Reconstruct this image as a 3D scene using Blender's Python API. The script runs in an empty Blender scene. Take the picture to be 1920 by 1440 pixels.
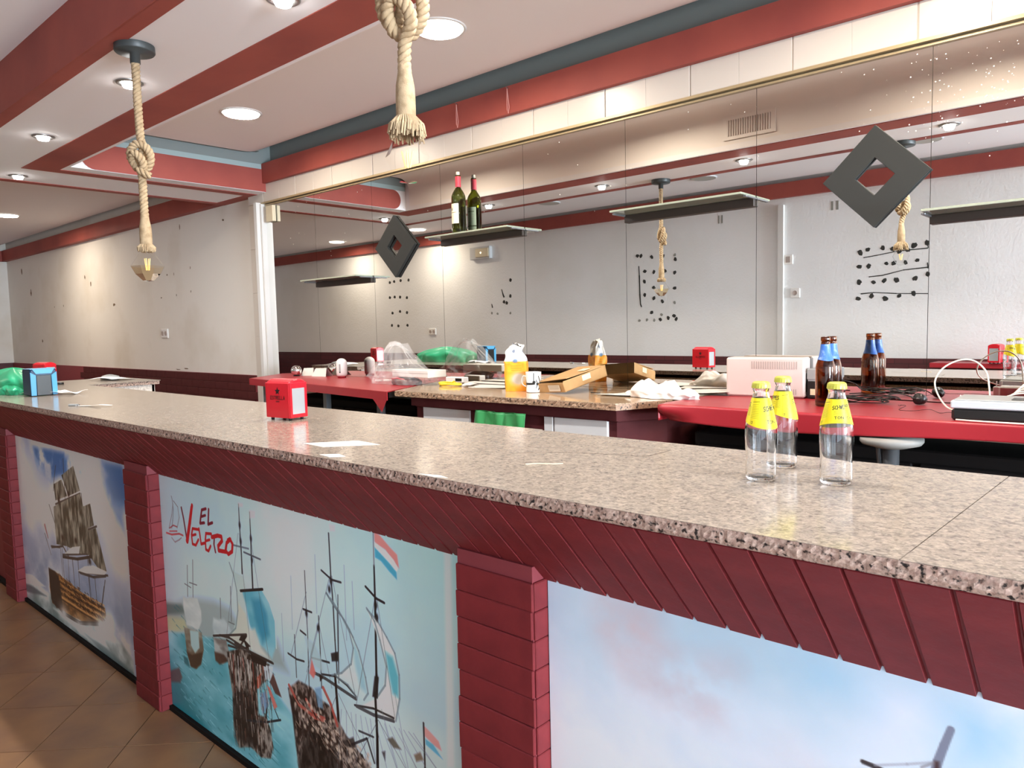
import bpy, math, random
import numpy as np
from mathutils import Vector, Matrix
random.seed(7)
SC = bpy.context.scene
DAY_POWER, SIDE_FILL, POW_DOWN, POW_SPOT, POW_LEFT = 1100.0, 31.0, 13.0, 8.0, 13.0
COL = SC.collection
PI = math.pi

def s2l(c):
    c = c / 255.0
    return c / 12.92 if c <= 0.04045 else ((c + 0.055) / 1.055) ** 2.4

def rgb(r, g, b):
    return (s2l(r), s2l(g), s2l(b), 1.0)

# ------------------------------------------------------------------ camera
cam_d = bpy.data.cameras.new('camera')
cam = bpy.data.objects.new('camera', cam_d)
COL.objects.link(cam)
SC.camera = cam
cam_d.sensor_width = 36.0
cam_d.lens = 1386.0 / 1920.0 * 36.0
cam_d.clip_start = 0.02
# rows: world axes expressed in camera axes (right, down, forward)
RC = ((0.74499603, 0.03460627, -0.66617064),
      (0.66667486, -0.0729465, 0.74177048),
      (-0.02292491, -0.99673528, -0.07741598))
cam.matrix_world = Matrix(((RC[0][0], -RC[0][1], -RC[0][2], 0.0),
                           (RC[1][0], -RC[1][1], -RC[1][2], 0.0),
                           (RC[2][0], -RC[2][1], -RC[2][2], 1.44),
                           (0, 0, 0, 1)))
# ------------------------------------------------------------------ world, daylight, exposure
W = bpy.data.worlds.new('world')
SC.world = W
W.use_nodes = True
W.node_tree.nodes['Background'].inputs[0].default_value = (0.75, 0.85, 1.0, 1)
W.node_tree.nodes['Background'].inputs[1].default_value = 1.0
SC.view_settings.view_transform = 'Standard'
SC.view_settings.look = 'None'
SC.view_settings.gamma = 1.0
SC.view_settings.use_curve_mapping = False
SC.view_settings.exposure = 0.42
SC.cycles.max_bounces = 10
SC.cycles.diffuse_bounces = 5
SC.cycles.glossy_bounces = 6
SC.cycles.transmission_bounces = 10
SC.cycles.transparent_max_bounces = 12
SC.cycles.caustics_reflective = False
SC.cycles.caustics_refractive = False
SC.cycles.sample_clamp_indirect = 6.0

def area(name, loc, rot, sx, sy, power, color, shape='RECTANGLE', spread=PI):
    d = bpy.data.lights.new(name, 'AREA')
    d.shape = shape
    d.size = sx
    if shape == 'RECTANGLE':
        d.size_y = sy
    d.energy = power
    d.color = color
    d.spread = spread
    o = bpy.data.objects.new(name, d)
    o.location = loc
    o.rotation_euler = rot
    COL.objects.link(o)
    return o

# daylight entering through the shopfront opening on the right
area('shopfront_daylight', (6.72, 0.50, 1.25), (0, PI / 2, 0), 2.1, 2.2, DAY_POWER, (0.74, 0.87, 1.0))
# added fill light at a made-up window behind and right of the camera
area('side_fill_light', (1.35, -0.84, 1.35), (PI / 2, 0, 0), 2.1, 2.0, SIDE_FILL, (0.76, 0.88, 1.0))

# ------------------------------------------------------------------ mesh helpers
class MB:
    def __init__(s):
        s.v = []; s.f = []; s.uv = {}; s.sm = False
    def add(s, vs, fs, uvs=None):
        n = len(s.v)
        s.v += [tuple(v) for v in vs]
        for i, f in enumerate(fs):
            if uvs: s.uv[len(s.f)] = uvs[i]
            s.f.append(tuple(n + k for k in f))
        return s
    def box(s, x0, x1, y0, y1, z0, z1, M=None):
        vs = [(x, y, z) for x in (x0, x1) for y in (y0, y1) for z in (z0, z1)]
        if M: vs = [M @ Vector(v) for v in vs]
        return s.add(vs, [(0, 1, 3, 2), (4, 6, 7, 5), (0, 4, 5, 1), (2, 3, 7, 6), (0, 2, 6, 4), (1, 5, 7, 3)])
    def bbox(s, x0, x1, y0, y1, z0, z1, b=0.003, M=None):
        """box with all edges bevelled by b"""
        xs, ys, zs = (x0, x1), (y0, y1), (z0, z1)
        vs = []; idx = {}
        sg = (1, -1)
        for i in (0, 1):
            for j in (0, 1):
                for k in (0, 1):
                    X, Y, Z = xs[i], ys[j], zs[k]
                    dx, dy, dz = sg[i] * b, sg[j] * b, sg[k] * b
                    idx[(i, j, k, 0)] = len(vs); vs.append((X, Y + dy, Z + dz))
                    idx[(i, j, k, 1)] = len(vs); vs.append((X + dx, Y, Z + dz))
                    idx[(i, j, k, 2)] = len(vs); vs.append((X + dx, Y + dy, Z))
        fs = []
        q = [(0, 0), (1, 0), (1, 1), (0, 1)]
        for i in (0, 1):
            fs.append([idx[(i, a, c, 0)] for a, c in (q if i else q[::-1])])
            fs.append([idx[(a, i, c, 1)] for a, c in (q[::-1] if i else q)])
            fs.append([idx[(a, c, i, 2)] for a, c in (q if i else q[::-1])])
        for a in (0, 1):
            for c in (0, 1):
                fs.append([idx[(0, a, c, 1)], idx[(1, a, c, 1)], idx[(1, a, c, 2)], idx[(0, a, c, 2)]])
                fs.append([idx[(a, 0, c, 0)], idx[(a, 1, c, 0)], idx[(a, 1, c, 2)], idx[(a, 0, c, 2)]])
                fs.append([idx[(a, c, 0, 0)], idx[(a, c, 1, 0)], idx[(a, c, 1, 1)], idx[(a, c, 0, 1)]])
                for k in (0, 1):
                    pass
        for i in (0, 1):
            for j in (0, 1):
                for k in (0, 1):
                    fs.append([idx[(i, j, k, 0)], idx[(i, j, k, 1)], idx[(i, j, k, 2)]])
        if M: vs = [M @ Vector(v) for v in vs]
        return s.add(vs, fs)
    def prism(s, pts, z0, z1, M=None):
        n = len(pts)
        vs = [(x, y, z0) for x, y in pts] + [(x, y, z1) for x, y in pts]
        if M: vs = [M @ Vector(v) for v in vs]
        fs = [tuple(range(n - 1, -1, -1)), tuple(range(n, 2 * n))]
        fs += [(i, (i + 1) % n, n + (i + 1) % n, n + i) for i in range(n)]
        return s.add(vs, fs)
    def lathe(s, prof, n=24, cx=0, cy=0, cap0=True, cap1=True, M=None, uvr=None):
        vs = []; fs = []
        for r, z in prof:
            for i in range(n):
                a = 2 * PI * i / n
                vs.append((cx + r * math.cos(a), cy + r * math.sin(a), z))
        for k in range(len(prof) - 1):
            for i in range(n):
                j = (i + 1) % n
                fs.append((k * n + i, k * n + j, (k + 1) * n + j, (k + 1) * n + i))
        if cap0: fs.append(tuple(range(n - 1, -1, -1)))
        if cap1: fs.append(tuple((len(prof) - 1) * n + i for i in range(n)))
        if M: vs = [M @ Vector(v) for v in vs]
        return s.add(vs, fs)
    def tube(s, pts, r, n=8, closed=False, caps=True):
        P = [Vector(p) for p in pts]
        m = len(P)
        rr = r if hasattr(r, '__len__') else [r] * m
        up = None
        vs = []
        for i in range(m):
            a = P[(i - 1) % m] if (i > 0 or closed) else P[0]
            b = P[(i + 1) % m] if (i < m - 1 or closed) else P[-1]
            t = (b - a)
            t = t.normalized() if t.length > 1e-9 else Vector((0, 0, 1))
            if up is None:
                up = Vector((0, 0, 1)) if abs(t.z) < 0.9 else Vector((1, 0, 0))
            up = (up - t * up.dot(t))
            up = up.normalized() if up.length > 1e-6 else t.orthogonal().normalized()
            w = t.cross(up)
            for k in range(n):
                q = 2 * PI * k / n
                vs.append(P[i] + (up * math.cos(q) + w * math.sin(q)) * rr[i])
        fs = []
        for i in range(m - 1 if not closed else m):
            for k in range(n):
                a = i * n + k; b = i * n + (k + 1) % n
                c = ((i + 1) % m) * n + (k + 1) % n; d = ((i + 1) % m) * n + k
                fs.append((a, b, c, d))
        if caps and not closed:
            fs.append(tuple(range(n - 1, -1, -1)))
            fs.append(tuple((m - 1) * n + k for k in range(n)))
        return s.add(vs, fs)
    def grid(s, fn, nu, nv, uv=True):
        vs = [fn(i / nu, j / nv) for j in range(nv + 1) for i in range(nu + 1)]
        fs = []; us = []
        for j in range(nv):
            for i in range(nu):
                a = j * (nu + 1) + i
                fs.append((a, a + 1, a + nu + 2, a + nu + 1))
                us.append([(i / nu, j / nv), ((i + 1) / nu, j / nv), ((i + 1) / nu, (j + 1) / nv), (i / nu, (j + 1) / nv)])
        return s.add(vs, fs, us if uv else None)
    def quad(s, a, b, c, d):
        return s.add([a, b, c, d], [(0, 1, 2, 3)], [[(0, 0), (1, 0), (1, 1), (0, 1)]])
    def mesh(s, name, m, smooth=False):
        me = bpy.data.meshes.new(name)
        me.from_pydata(s.v, [], s.f)
        if s.uv:
            ul = me.uv_layers.new(name='UVMap')
            for p in me.polygons:
                u = s.uv.get(p.index)
                if u:
                    for li, c in zip(p.loop_indices, u):
                        ul.data[li].uv = c
        if m: me.materials.append(m)
        if smooth:
            me.polygons.foreach_set('use_smooth', [True] * len(me.polygons))
        me.update()
        return me

def flip_fix(me):
    import bmesh
    b = bmesh.new(); b.from_mesh(me)
    bmesh.ops.recalc_face_normals(b, faces=b.faces)
    b.to_mesh(me); b.free()

def ob(name, mb, m, parent=None, smooth=False, loc=None, kind=None, label=None, recalc=True):
    me = mb.mesh(name, m, smooth)
    if recalc: flip_fix(me)
    o = bpy.data.objects.new(name, me)
    COL.objects.link(o)
    if parent: o.parent = parent
    if loc: o.location = loc
    if kind: o['kind'] = kind
    if label: o['label'] = label
    return o

def inst(name, me, parent, loc=(0, 0, 0), rot=(0, 0, 0), label=None, scale=None):
    o = bpy.data.objects.new(name, me)
    COL.objects.link(o)
    o.parent = parent
    o.location = loc; o.rotation_euler = rot
    if scale: o.scale = scale
    if label: o['label'] = label
    return o

def tag(o, label, cat, group=None):
    o['label'] = label; o['category'] = cat
    if group: o['group'] = group
    return o

def thing(name, label, cat, loc=(0, 0, 0), rz=0.0, group=None, rot=None):
    o = bpy.data.objects.new(name, None)
    o.empty_display_size = 0.05
    COL.objects.link(o)
    o.location = loc
    o.rotation_euler = rot or (0, 0, rz)
    return tag(o, label, cat, group)

def copy_thing(src, loc, rz, label):
    def cp(o, par):
        c = o.copy(); COL.objects.link(c); c.parent = par
        for ch in kids.get(o.name, []):
            cp(ch, c)
        return c
    kids = {}
    for o in list(COL.objects):
        if o.parent: kids.setdefault(o.parent.name, []).append(o)
    r = cp(src, None)
    r.location = loc; r.rotation_euler = (0, 0, rz); r['label'] = label
    return r

# ------------------------------------------------------------------ materials
def mat(name, col, rough=0.5, metal=0.0, spec=0.5, trans=0.0, ior=1.45, emis=None, estr=0.0, alpha=1.0, coat=0.0, bump=None, vary=None, sheen=0.0):
    """bump=(scale, strength); vary=(scale, other colour, lo, hi) mixes a second colour by noise"""
    m = bpy.data.materials.new(name)
    m.use_nodes = True
    nt = m.node_tree; N = nt.nodes; L = nt.links
    p = N['Principled BSDF']
    p.inputs['Base Color'].default_value = col
    p.inputs['Roughness'].default_value = rough
    p.inputs['Metallic'].default_value = metal
    p.inputs['Specular IOR Level'].default_value = spec
    p.inputs['Transmission Weight'].default_value = trans
    p.inputs['IOR'].default_value = ior
    p.inputs['Alpha'].default_value = alpha
    p.inputs['Coat Weight'].default_value = coat
    if emis:
        p.inputs['Emission Color'].default_value = emis
        p.inputs['Emission Strength'].default_value = estr
    tc = None
    if bump or vary:
        tc = N.new('ShaderNodeTexCoord')
    if vary:
        nz = N.new('ShaderNodeTexNoise'); nz.inputs['Scale'].default_value = vary[0]
        nz.inputs['Detail'].default_value = 6
        L.new(tc.outputs['Object'], nz.inputs['Vector'])
        mr = N.new('ShaderNodeMapRange')
        mr.inputs['From Min'].default_value = vary[2]; mr.inputs['From Max'].default_value = vary[3]
        L.new(nz.outputs['Fac'], mr.inputs['Value'])
        mx = N.new('ShaderNodeMix'); mx.data_type = 'RGBA'
        mx.inputs['A'].default_value = col; mx.inputs['B'].default_value = vary[1]
        L.new(mr.outputs['Result'], mx.inputs['Factor'])
        L.new(mx.outputs['Result'], p.inputs['Base Color'])
    if bump:
        nb = N.new('ShaderNodeTexNoise'); nb.inputs['Scale'].default_value = bump[0]
        nb.inputs['Detail'].default_value = 4
        L.new(tc.outputs['Object'], nb.inputs['Vector'])
        bp = N.new('ShaderNodeBump'); bp.inputs['Strength'].default_value = bump[1]
        bp.inputs['Distance'].default_value = bump[2] if len(bump) > 2 else 0.01
        L.new(nb.outputs['Fac'], bp.inputs['Height'])
        L.new(bp.outputs['Normal'], p.inputs['Normal'])
    return m

def image_mat(name, arr, rough=0.5, bump=None, spec=0.5):
    """flat print drawn above in numbers: arr is H x W x 3 in display values, row 0 at the bottom"""
    h, w = arr.shape[:2]
    im = bpy.data.images.new(name + '_print', w, h)
    px = np.ones((h, w, 4), np.float32)
    px[..., :3] = np.clip(arr, 0, 1)
    im.pixels.foreach_set(px.ravel())
    im.update()
    m = mat(name, (1, 1, 1, 1), rough, spec=spec)
    nt = m.node_tree
    t = nt.nodes.new('ShaderNodeTexImage'); t.image = im; t.extension = 'EXTEND'
    nt.links.new(t.outputs['Color'], nt.nodes['Principled BSDF'].inputs['Base Color'])
    return m

def granite(name, base, dark, lite, sc=260.0, amount=0.5, rough=0.14, big=70.0):
    m = mat(name, base, rough)
    nt = m.node_tree; N = nt.nodes; L = nt.links; p = N['Principled BSDF']
    tc = N.new('ShaderNodeTexCoord')
    a = N.new('ShaderNodeTexNoise'); a.inputs['Scale'].default_value = big; a.inputs['Detail'].default_value = 5; a.inputs['Roughness'].default_value = 0.7
    b = N.new('ShaderNodeTexVoronoi'); b.inputs['Scale'].default_value = sc
    c = N.new('ShaderNodeTexNoise'); c.inputs['Scale'].default_value = sc * 0.45; c.inputs['Detail'].default_value = 3
    for q in (a, b, c): L.new(tc.outputs['Object'], q.inputs['Vector'])
    r1 = N.new('ShaderNodeMapRange'); r1.inputs['From Min'].default_value = 0.42; r1.inputs['From Max'].default_value = 0.60
    L.new(a.outputs['Fac'], r1.inputs['Value'])
    m1 = N.new('ShaderNodeMix'); m1.data_type = 'RGBA'; m1.inputs['A'].default_value = base; m1.inputs['B'].default_value = lite
    L.new(r1.outputs['Result'], m1.inputs['Factor'])
    r2 = N.new('ShaderNodeMapRange'); r2.inputs['From Min'].default_value = 0.53 ; r2.inputs['From Max'].default_value = 0.64
    L.new(c.outputs['Fac'], r2.inputs['Value'])
    mu = N.new('ShaderNodeMath'); mu.operation = 'MULTIPLY'; mu.inputs[1].default_value = amount
    L.new(r2.outputs['Result'], mu.inputs[0])
    m2 = N.new('ShaderNodeMix'); m2.data_type = 'RGBA'; m2.inputs['B'].default_value = dark
    L.new(m1.outputs['Result'], m2.inputs['A']); L.new(mu.outputs[0], m2.inputs['Factor'])
    # grain: each voronoi cell slightly its own value
    sp = N.new('ShaderNodeSeparateColor'); L.new(b.outputs['Color'], sp.inputs['Color'])
    r3 = N.new('ShaderNodeMapRange'); r3.inputs['To Min'].default_value = 0.78; r3.inputs['To Max'].default_value = 1.12
    L.new(sp.outputs['Red'], r3.inputs['Value'])
    vm = N.new('ShaderNodeVectorMath'); vm.operation = 'SCALE'
    L.new(m2.outputs['Result'], vm.inputs[0]); L.new(r3.outputs['Result'], vm.inputs['Scale'])
    L.new(vm.outputs['Vector'], p.inputs['Base Color'])
    return m

def glass(name, col, rough=0.0, ior=1.5):
    return mat(name, col, rough, trans=1.0, ior=ior)

M = {}
M['wall'] = mat('wall_plaster', rgb(233, 234, 234), 0.75, bump=(55, 0.35, 0.006), vary=(1.2, rgb(222, 222, 218), 0.45, 0.75))
M['wall_b'] = mat('wall_plaster_smooth', rgb(228, 224, 216), 0.7, bump=(14, 0.12, 0.01), vary=(2.0, rgb(212, 204, 190), 0.5, 0.8))
M['ceil'] = mat('ceiling_paint', rgb(236, 234, 236), 0.8, bump=(6, 0.05, 0.01))
M['ceil_warm'] = mat('coffer_paint', rgb(238, 232, 228), 0.8)
M['red'] = mat('oxide_red_paint', rgb(156, 78, 68), 0.6, spec=.3, bump=(30, 0.1, 0.004), vary=(3, rgb(140, 68, 62), 0.4, 0.7))
M['maroon'] = mat('maroon_tile_paint', rgb(126, 46, 49), 0.55, spec=.22, bump=(45, 0.25, 0.004), vary=(9, rgb(106, 38, 42), 0.4, 0.7))
M['maroon_dk'] = mat('maroon_joint', rgb(132, 56, 62), 0.6)
M['maroon_wall'] = mat('dark_maroon_brick_paint', rgb(84, 38, 38), 0.7, spec=.2, bump=(45, 0.3, 0.004), vary=(9, rgb(76, 30, 32), 0.4, 0.7))
M['white_tile'] = mat('white_wall_tile', rgb(206, 198, 188), 0.3)
M['grout'] = mat('tile_grout', rgb(196, 188, 178), 0.8)
M['white_frame'] = mat('white_frame', rgb(212, 210, 206), 0.4)
M['cream'] = mat('cream_plastic', rgb(208, 196, 168), 0.5)
M['gold'] = mat('beige_metal_strip', rgb(176, 156, 120), 0.35, metal=0.3)
M['mirror'] = mat('mirror_silver', (0.88, 0.885, 0.855, 1), 0.004, metal=1.0)
M['seam'] = mat('mirror_edge', rgb(70, 66, 58), 0.3)
M['black'] = mat('black_matte', rgb(46, 47, 45), 0.6, spec=.25)
M['stoolgrey'] = mat('dull_grey_plastic', rgb(140, 138, 132), 0.6)
M['speck'] = mat('dried_splash', rgb(222, 218, 208), 0.6)
M['blackp'] = mat('black_plastic', rgb(30, 29, 28), 0.35)
M['dark'] = mat('dark_cabinet', rgb(22, 18, 17), 0.75, spec=.2)
M['darksteel'] = mat('dark_aluminium', rgb(58, 50, 44), 0.4, metal=0.4)
M['steel'] = mat('grey_metal', rgb(118, 120, 122), 0.4, metal=0.7)
M['ring'] = mat('satin_nickel', rgb(150, 148, 146), 0.3, metal=0.9)
M['granite'] = granite('granite_polished', rgb(152, 140, 127), rgb(86, 80, 77), rgb(170, 157, 141), 250, 0.5, 0.16, 60)
M['granite_edge'] = granite('granite_rough_edge', rgb(166, 138, 124), rgb(34, 28, 26), rgb(190, 166, 150), 300, 1.0, 0.65, 150)
M['granite2'] = granite('granite_brown_polished', rgb(176, 150, 122), rgb(104, 86, 70), rgb(196, 170, 140), 260, 0.6, 0.10)
M['granite2_edge'] = granite('granite_brown_edge', rgb(150, 118, 92), rgb(46, 34, 26), rgb(188, 154, 124), 200, 0.95, 0.4, 90)
M['groove'] = mat('granite_joint', rgb(96, 84, 74), 0.7)
M['rope'] = mat('jute_rope', rgb(164, 142, 112), 0.95, spec=.1, bump=(400, 0.4, 0.002), vary=(60, rgb(140, 118, 90), 0.45, 0.7))
M['canopy'] = mat('charcoal_metal', rgb(52, 56, 56), 0.45)
M['pine'] = mat('white_laminate', rgb(214, 212, 208), 0.4)
M['redcloth'] = mat('red_tablecloth', rgb(158, 38, 46), 0.34, bump=(8, 0.15, 0.01))
M['redplastic'] = mat('red_plastic', rgb(204, 28, 42), 0.25)
M['silverplate'] = mat('brushed_plate', rgb(196, 202, 204), 0.3, metal=0.6)
M['blackprint'] = mat('black_print', rgb(28, 8, 10), 0.5)
M['redprint'] = mat('dark_red_print', rgb(84, 6, 12), 0.5)
M['blue'] = mat('sky_blue_plastic', rgb(84, 158, 200), 0.3)
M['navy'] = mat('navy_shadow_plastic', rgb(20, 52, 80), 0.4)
M['paper'] = mat('white_paper', rgb(216, 212, 204), 0.7)
M['tissue'] = mat('tissue', rgb(240, 240, 238), 0.8)
M['tape'] = mat('masking_tape', rgb(236, 222, 184), 0.6)
M['card'] = mat('cardboard', rgb(188, 148, 98), 0.7, vary=(20, rgb(176, 136, 88), 0.4, 0.7))
M['yellow'] = mat('yellow_cable', rgb(240, 208, 50), 0.4)
M['orange'] = mat('orange_packaging', rgb(240, 152, 40), 0.4)
M['wplastic'] = mat('white_plastic', rgb(232, 230, 226), 0.35)
M['ups'] = mat('warm_white_casing', rgb(214, 200, 192), 0.45)
M['slot'] = mat('vent_slot', rgb(170, 156, 148), 0.7)
M['cable_w'] = mat('white_cable', rgb(232, 224, 206), 0.45)
M['cable_b'] = mat('black_cable', rgb(34, 30, 26), 0.4)
M['lightgrey'] = mat('light_grey_plastic', rgb(196, 198, 200), 0.35)
M['midgrey'] = mat('mid_grey_plastic', rgb(160, 162, 160), 0.4)
M['bulb_on'] = mat('lit_bulb', (1, 1, 1, 1), 0.4, emis=(1.0, 0.98, 0.95, 1), estr=45.0)
M['panel_on'] = mat('lit_diffuser', (1, 1, 1, 1), 0.5, emis=(1.0, 0.91, 0.78, 1), estr=7.0)
M['off_diff'] = mat('unlit_diffuser', rgb(176, 176, 168), 0.5)
M['glass'] = glass('clear_glass', (1, 1, 1, 1))
M['shelfglass'] = mat('greenish_frosted_glass', rgb(186, 194, 172), 0.12, trans=0.35)
def thin_glass(name, tint, ior=1.5):
    m = bpy.data.materials.new(name); m.use_nodes = True
    nt = m.node_tree; N = nt.nodes; L = nt.links; N.remove(N['Principled BSDF'])
    tr = N.new('ShaderNodeBsdfTransparent'); tr.inputs['Color'].default_value = tint
    gl = N.new('ShaderNodeBsdfGlossy'); gl.inputs['Roughness'].default_value = 0.02
    fr = N.new('ShaderNodeFresnel'); fr.inputs['IOR'].default_value = ior
    mx = N.new('ShaderNodeMixShader')
    L.new(fr.outputs[0], mx.inputs[0]); L.new(tr.outputs[0], mx.inputs[1]); L.new(gl.outputs[0], mx.inputs[2])
    L.new(mx.outputs[0], N['Material Output'].inputs['Surface'])
    return m
M['amber'] = thin_glass('amber_bulb_glass', (1.0, 0.92, 0.76, 1), 1.3)
M['clearbulb'] = thin_glass('clear_bulb_glass', (0.995, 0.99, 0.98, 1), 1.03)
M['brownglass'] = glass('brown_glass', (0.42, 0.16, 0.05, 1), 0.0, 1.45)
M['greenglass'] = glass('olive_green_glass', (0.30, 0.34, 0.05, 1), 0.0, 1.45)
M['bluelabel'] = mat('blue_foil_label', rgb(62, 110, 190), 0.3, bump=(120, 0.3, 0.002), vary=(60, rgb(128, 164, 220), 0.52, 0.7))
M['capred'] = mat('red_capsule', rgb(196, 58, 70), 0.35)
M['cork'] = mat('pale_stopper', rgb(206, 192, 172), 0.6)
M['capyellow'] = mat('yellow_crown_cap', rgb(186, 184, 74), 0.4, metal=0.3)
M['green'] = None
M['filament'] = mat('filament_tape', rgb(250, 200, 120), 0.5, emis=(1, 0.72, 0.36, 1), estr=0.35)
M['stain'] = mat('glue_residue', rgb(46, 46, 42), 0.7)
M['stain_lt'] = mat('faded_glue_residue', rgb(140, 140, 132), 0.8)
M['chip'] = mat('paint_chip', rgb(120, 100, 78), 0.8)
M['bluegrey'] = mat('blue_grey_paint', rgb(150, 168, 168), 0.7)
M['slot_shade'] = mat('slot_shade_grey', rgb(124, 132, 130), 0.8)  # darkened grey standing in for the shade inside the ceiling slots
M['chrome'] = mat('chrome', (0.8, 0.8, 0.8, 1), 0.06, metal=1.0)
M['leaf'] = mat('dry_leaf', rgb(178, 136, 72), 0.7)
M['pink'] = mat('pink_twine', rgb(214, 160, 150), 0.7)

def film(name, col, alpha, rough=0.15, bump=None):
    """thin plastic film: part see-through, part glossy/diffuse"""
    m = mat(name, col, rough, alpha=alpha, bump=bump)
    return m
M['green'] = film('green_bag_film', rgb(62, 190, 136), 0.74, 0.3)
M['greenbag'] = film('green_bin_bag', rgb(64, 150, 84), 0.9, 0.3)
M['clearbag'] = film('clear_bag_film', rgb(236, 236, 232), 0.17, 0.10)
M['whitebag'] = film('white_bag_film', rgb(244, 236, 228), 0.93, 0.4)

# ------------------------------------------------------------------ print painter (numbers only)
class Canvas:
    def __init__(s, x0, x1, z0, z1, res):
        s.x0, s.z0, s.res = x0, z0, res
        s.w = int(round((x1 - x0) * res)); s.h = int(round((z1 - z0) * res))
        s.a = np.ones((s.h, s.w, 3), np.float32)
        s.rng = np.random.RandomState(5)
    def noise(s, cell, oct=4, ax=1.0):
        out = np.zeros((s.h, s.w), np.float32); amp = 1.0; tot = 0
        c = cell * s.res
        for o in range(oct):
            cw = max(2.0, c * ax); ch = max(2.0, c)
            gw, gh = int(s.w / cw) + 3, int(s.h / ch) + 3
            g = s.rng.rand(gh, gw).astype(np.float32)
            X = np.arange(s.w) / cw; Y = np.arange(s.h) / ch
            xi = X.astype(int); yi = Y.astype(int); fx = X - xi; fy = Y - yi
            fx = fx * fx * (3 - 2 * fx); fy = (fy * fy * (3 - 2 * fy))[:, None]
            r0 = g[yi][:, xi] * (1 - fx) + g[yi][:, xi + 1] * fx
            r1 = g[yi + 1][:, xi] * (1 - fx) + g[yi + 1][:, xi + 1] * fx
            out += amp * (r0 * (1 - fy) + r1 * fy); tot += amp
            amp *= 0.5; c *= 0.5
        return out / tot
    def fill(s, c0, c1, n):
        n = n[..., None]
        s.a[:] = np.array(c0) / 255 * (1 - n) + np.array(c1) / 255 * n
    def mix(s, col, alpha):
        al = alpha[..., None]
        s.a[:] = s.a * (1 - al) + np.array(col, np.float32) / 255 * al
    def _win(s, P, pad):
        x = (P[:, 0] - s.x0) * s.res; y = (P[:, 1] - s.z0) * s.res
        a, b = int(max(0, x.min() - pad)), int(min(s.w, x.max() + pad + 2))
        c, d = int(max(0, y.min() - pad)), int(min(s.h, y.max() + pad + 2))
        return x, y, a, b, c, d
    def poly(s, pts, col, alpha=1.0, soft=1.0, tex=None, col2=None, amod=None):
        P = np.array(pts, float)
        x, y, a, b, c, d = s._win(P, soft + 2)
        if b <= a or d <= c: return
        X, Y = np.meshgrid(np.arange(a, b) + .5, np.arange(c, d) + .5)
        ins = np.zeros(X.shape, bool); D = np.full(X.shape, 1e9)
        n = len(x)
        for i in range(n):
            x1, y1, x2, y2 = x[i], y[i], x[(i + 1) % n], y[(i + 1) % n]
            cr = ((y1 > Y) != (y2 > Y))
            xs = (x2 - x1) * (Y - y1) / ((y2 - y1) if abs(y2 - y1) > 1e-9 else 1e-9) + x1
            ins ^= cr & (X < xs)
            dx, dy = x2 - x1, y2 - y1; L2 = dx * dx + dy * dy + 1e-9
            t = np.clip(((X - x1) * dx + (Y - y1) * dy) / L2, 0, 1)
            D = np.minimum(D, np.hypot(X - x1 - t * dx, Y - y1 - t * dy))
        al = np.clip(0.5 + np.where(ins, D, -D) / soft, 0, 1) * alpha
        if amod is not None: al = al * amod[c:d, a:b]
        cc = np.array(col, np.float32) / 255
        if tex is not None:
            tt = tex[c:d, a:b][..., None]
            cc = cc * (1 - tt) + np.array(col2, np.float32) / 255 * tt
        al = al[..., None]
        s.a[c:d, a:b] = s.a[c:d, a:b] * (1 - al) + cc * al
    def line(s, pts, w, col, alpha=1.0, w2=None, soft=1.0):
        P = np.array(pts, float); w = w * s.res; w2 = w if w2 is None else w2 * s.res
        m = len(P) - 1
        for i in range(m):
            x, y, a, b, c, d = s._win(P[i:i + 2], max(w, w2) + soft + 1)
            if b <= a or d <= c: continue
            X, Y = np.meshgrid(np.arange(a, b) + .5, np.arange(c, d) + .5)
            dx, dy = x[1] - x[0], y[1] - y[0]; L2 = dx * dx + dy * dy + 1e-9
            t = np.clip(((X - x[0]) * dx + (Y - y[0]) * dy) / L2, 0, 1)
            D = np.hypot(X - x[0] - t * dx, Y - y[0] - t * dy)
            ww = w + (w2 - w) * (i + t) / m
            al = (np.clip((ww / 2 - D) / soft + 0.5, 0, 1) * alpha)[..., None]
            s.a[c:d, a:b] = s.a[c:d, a:b] * (1 - al) + np.array(col, np.float32) / 255 * al
    def blob(s, x, z, rx, rz, col, alpha=1.0, hard=1.0):
        cx, cy = (x - s.x0) * s.res, (z - s.z0) * s.res
        RX, RY = rx * s.res, rz * s.res
        a, b = int(max(0, cx - 2.2 * RX)), int(min(s.w, cx + 2.2 * RX))
        c, d = int(max(0, cy - 2.2 * RY)), int(min(s.h, cy + 2.2 * RY))
        if b <= a or d <= c: return
        X, Y = np.meshgrid(np.arange(a, b), np.arange(c, d))
        q = np.hypot((X - cx) / RX, (Y - cy) / RY)
        al = (np.clip((2.0 - q) / 2.0, 0, 1) ** 2 * alpha * hard)[..., None]
        al = np.clip(al, 0, alpha)
        s.a[c:d, a:b] = s.a[c:d, a:b] * (1 - al) + np.array(col, np.float32) / 255 * al

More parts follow.
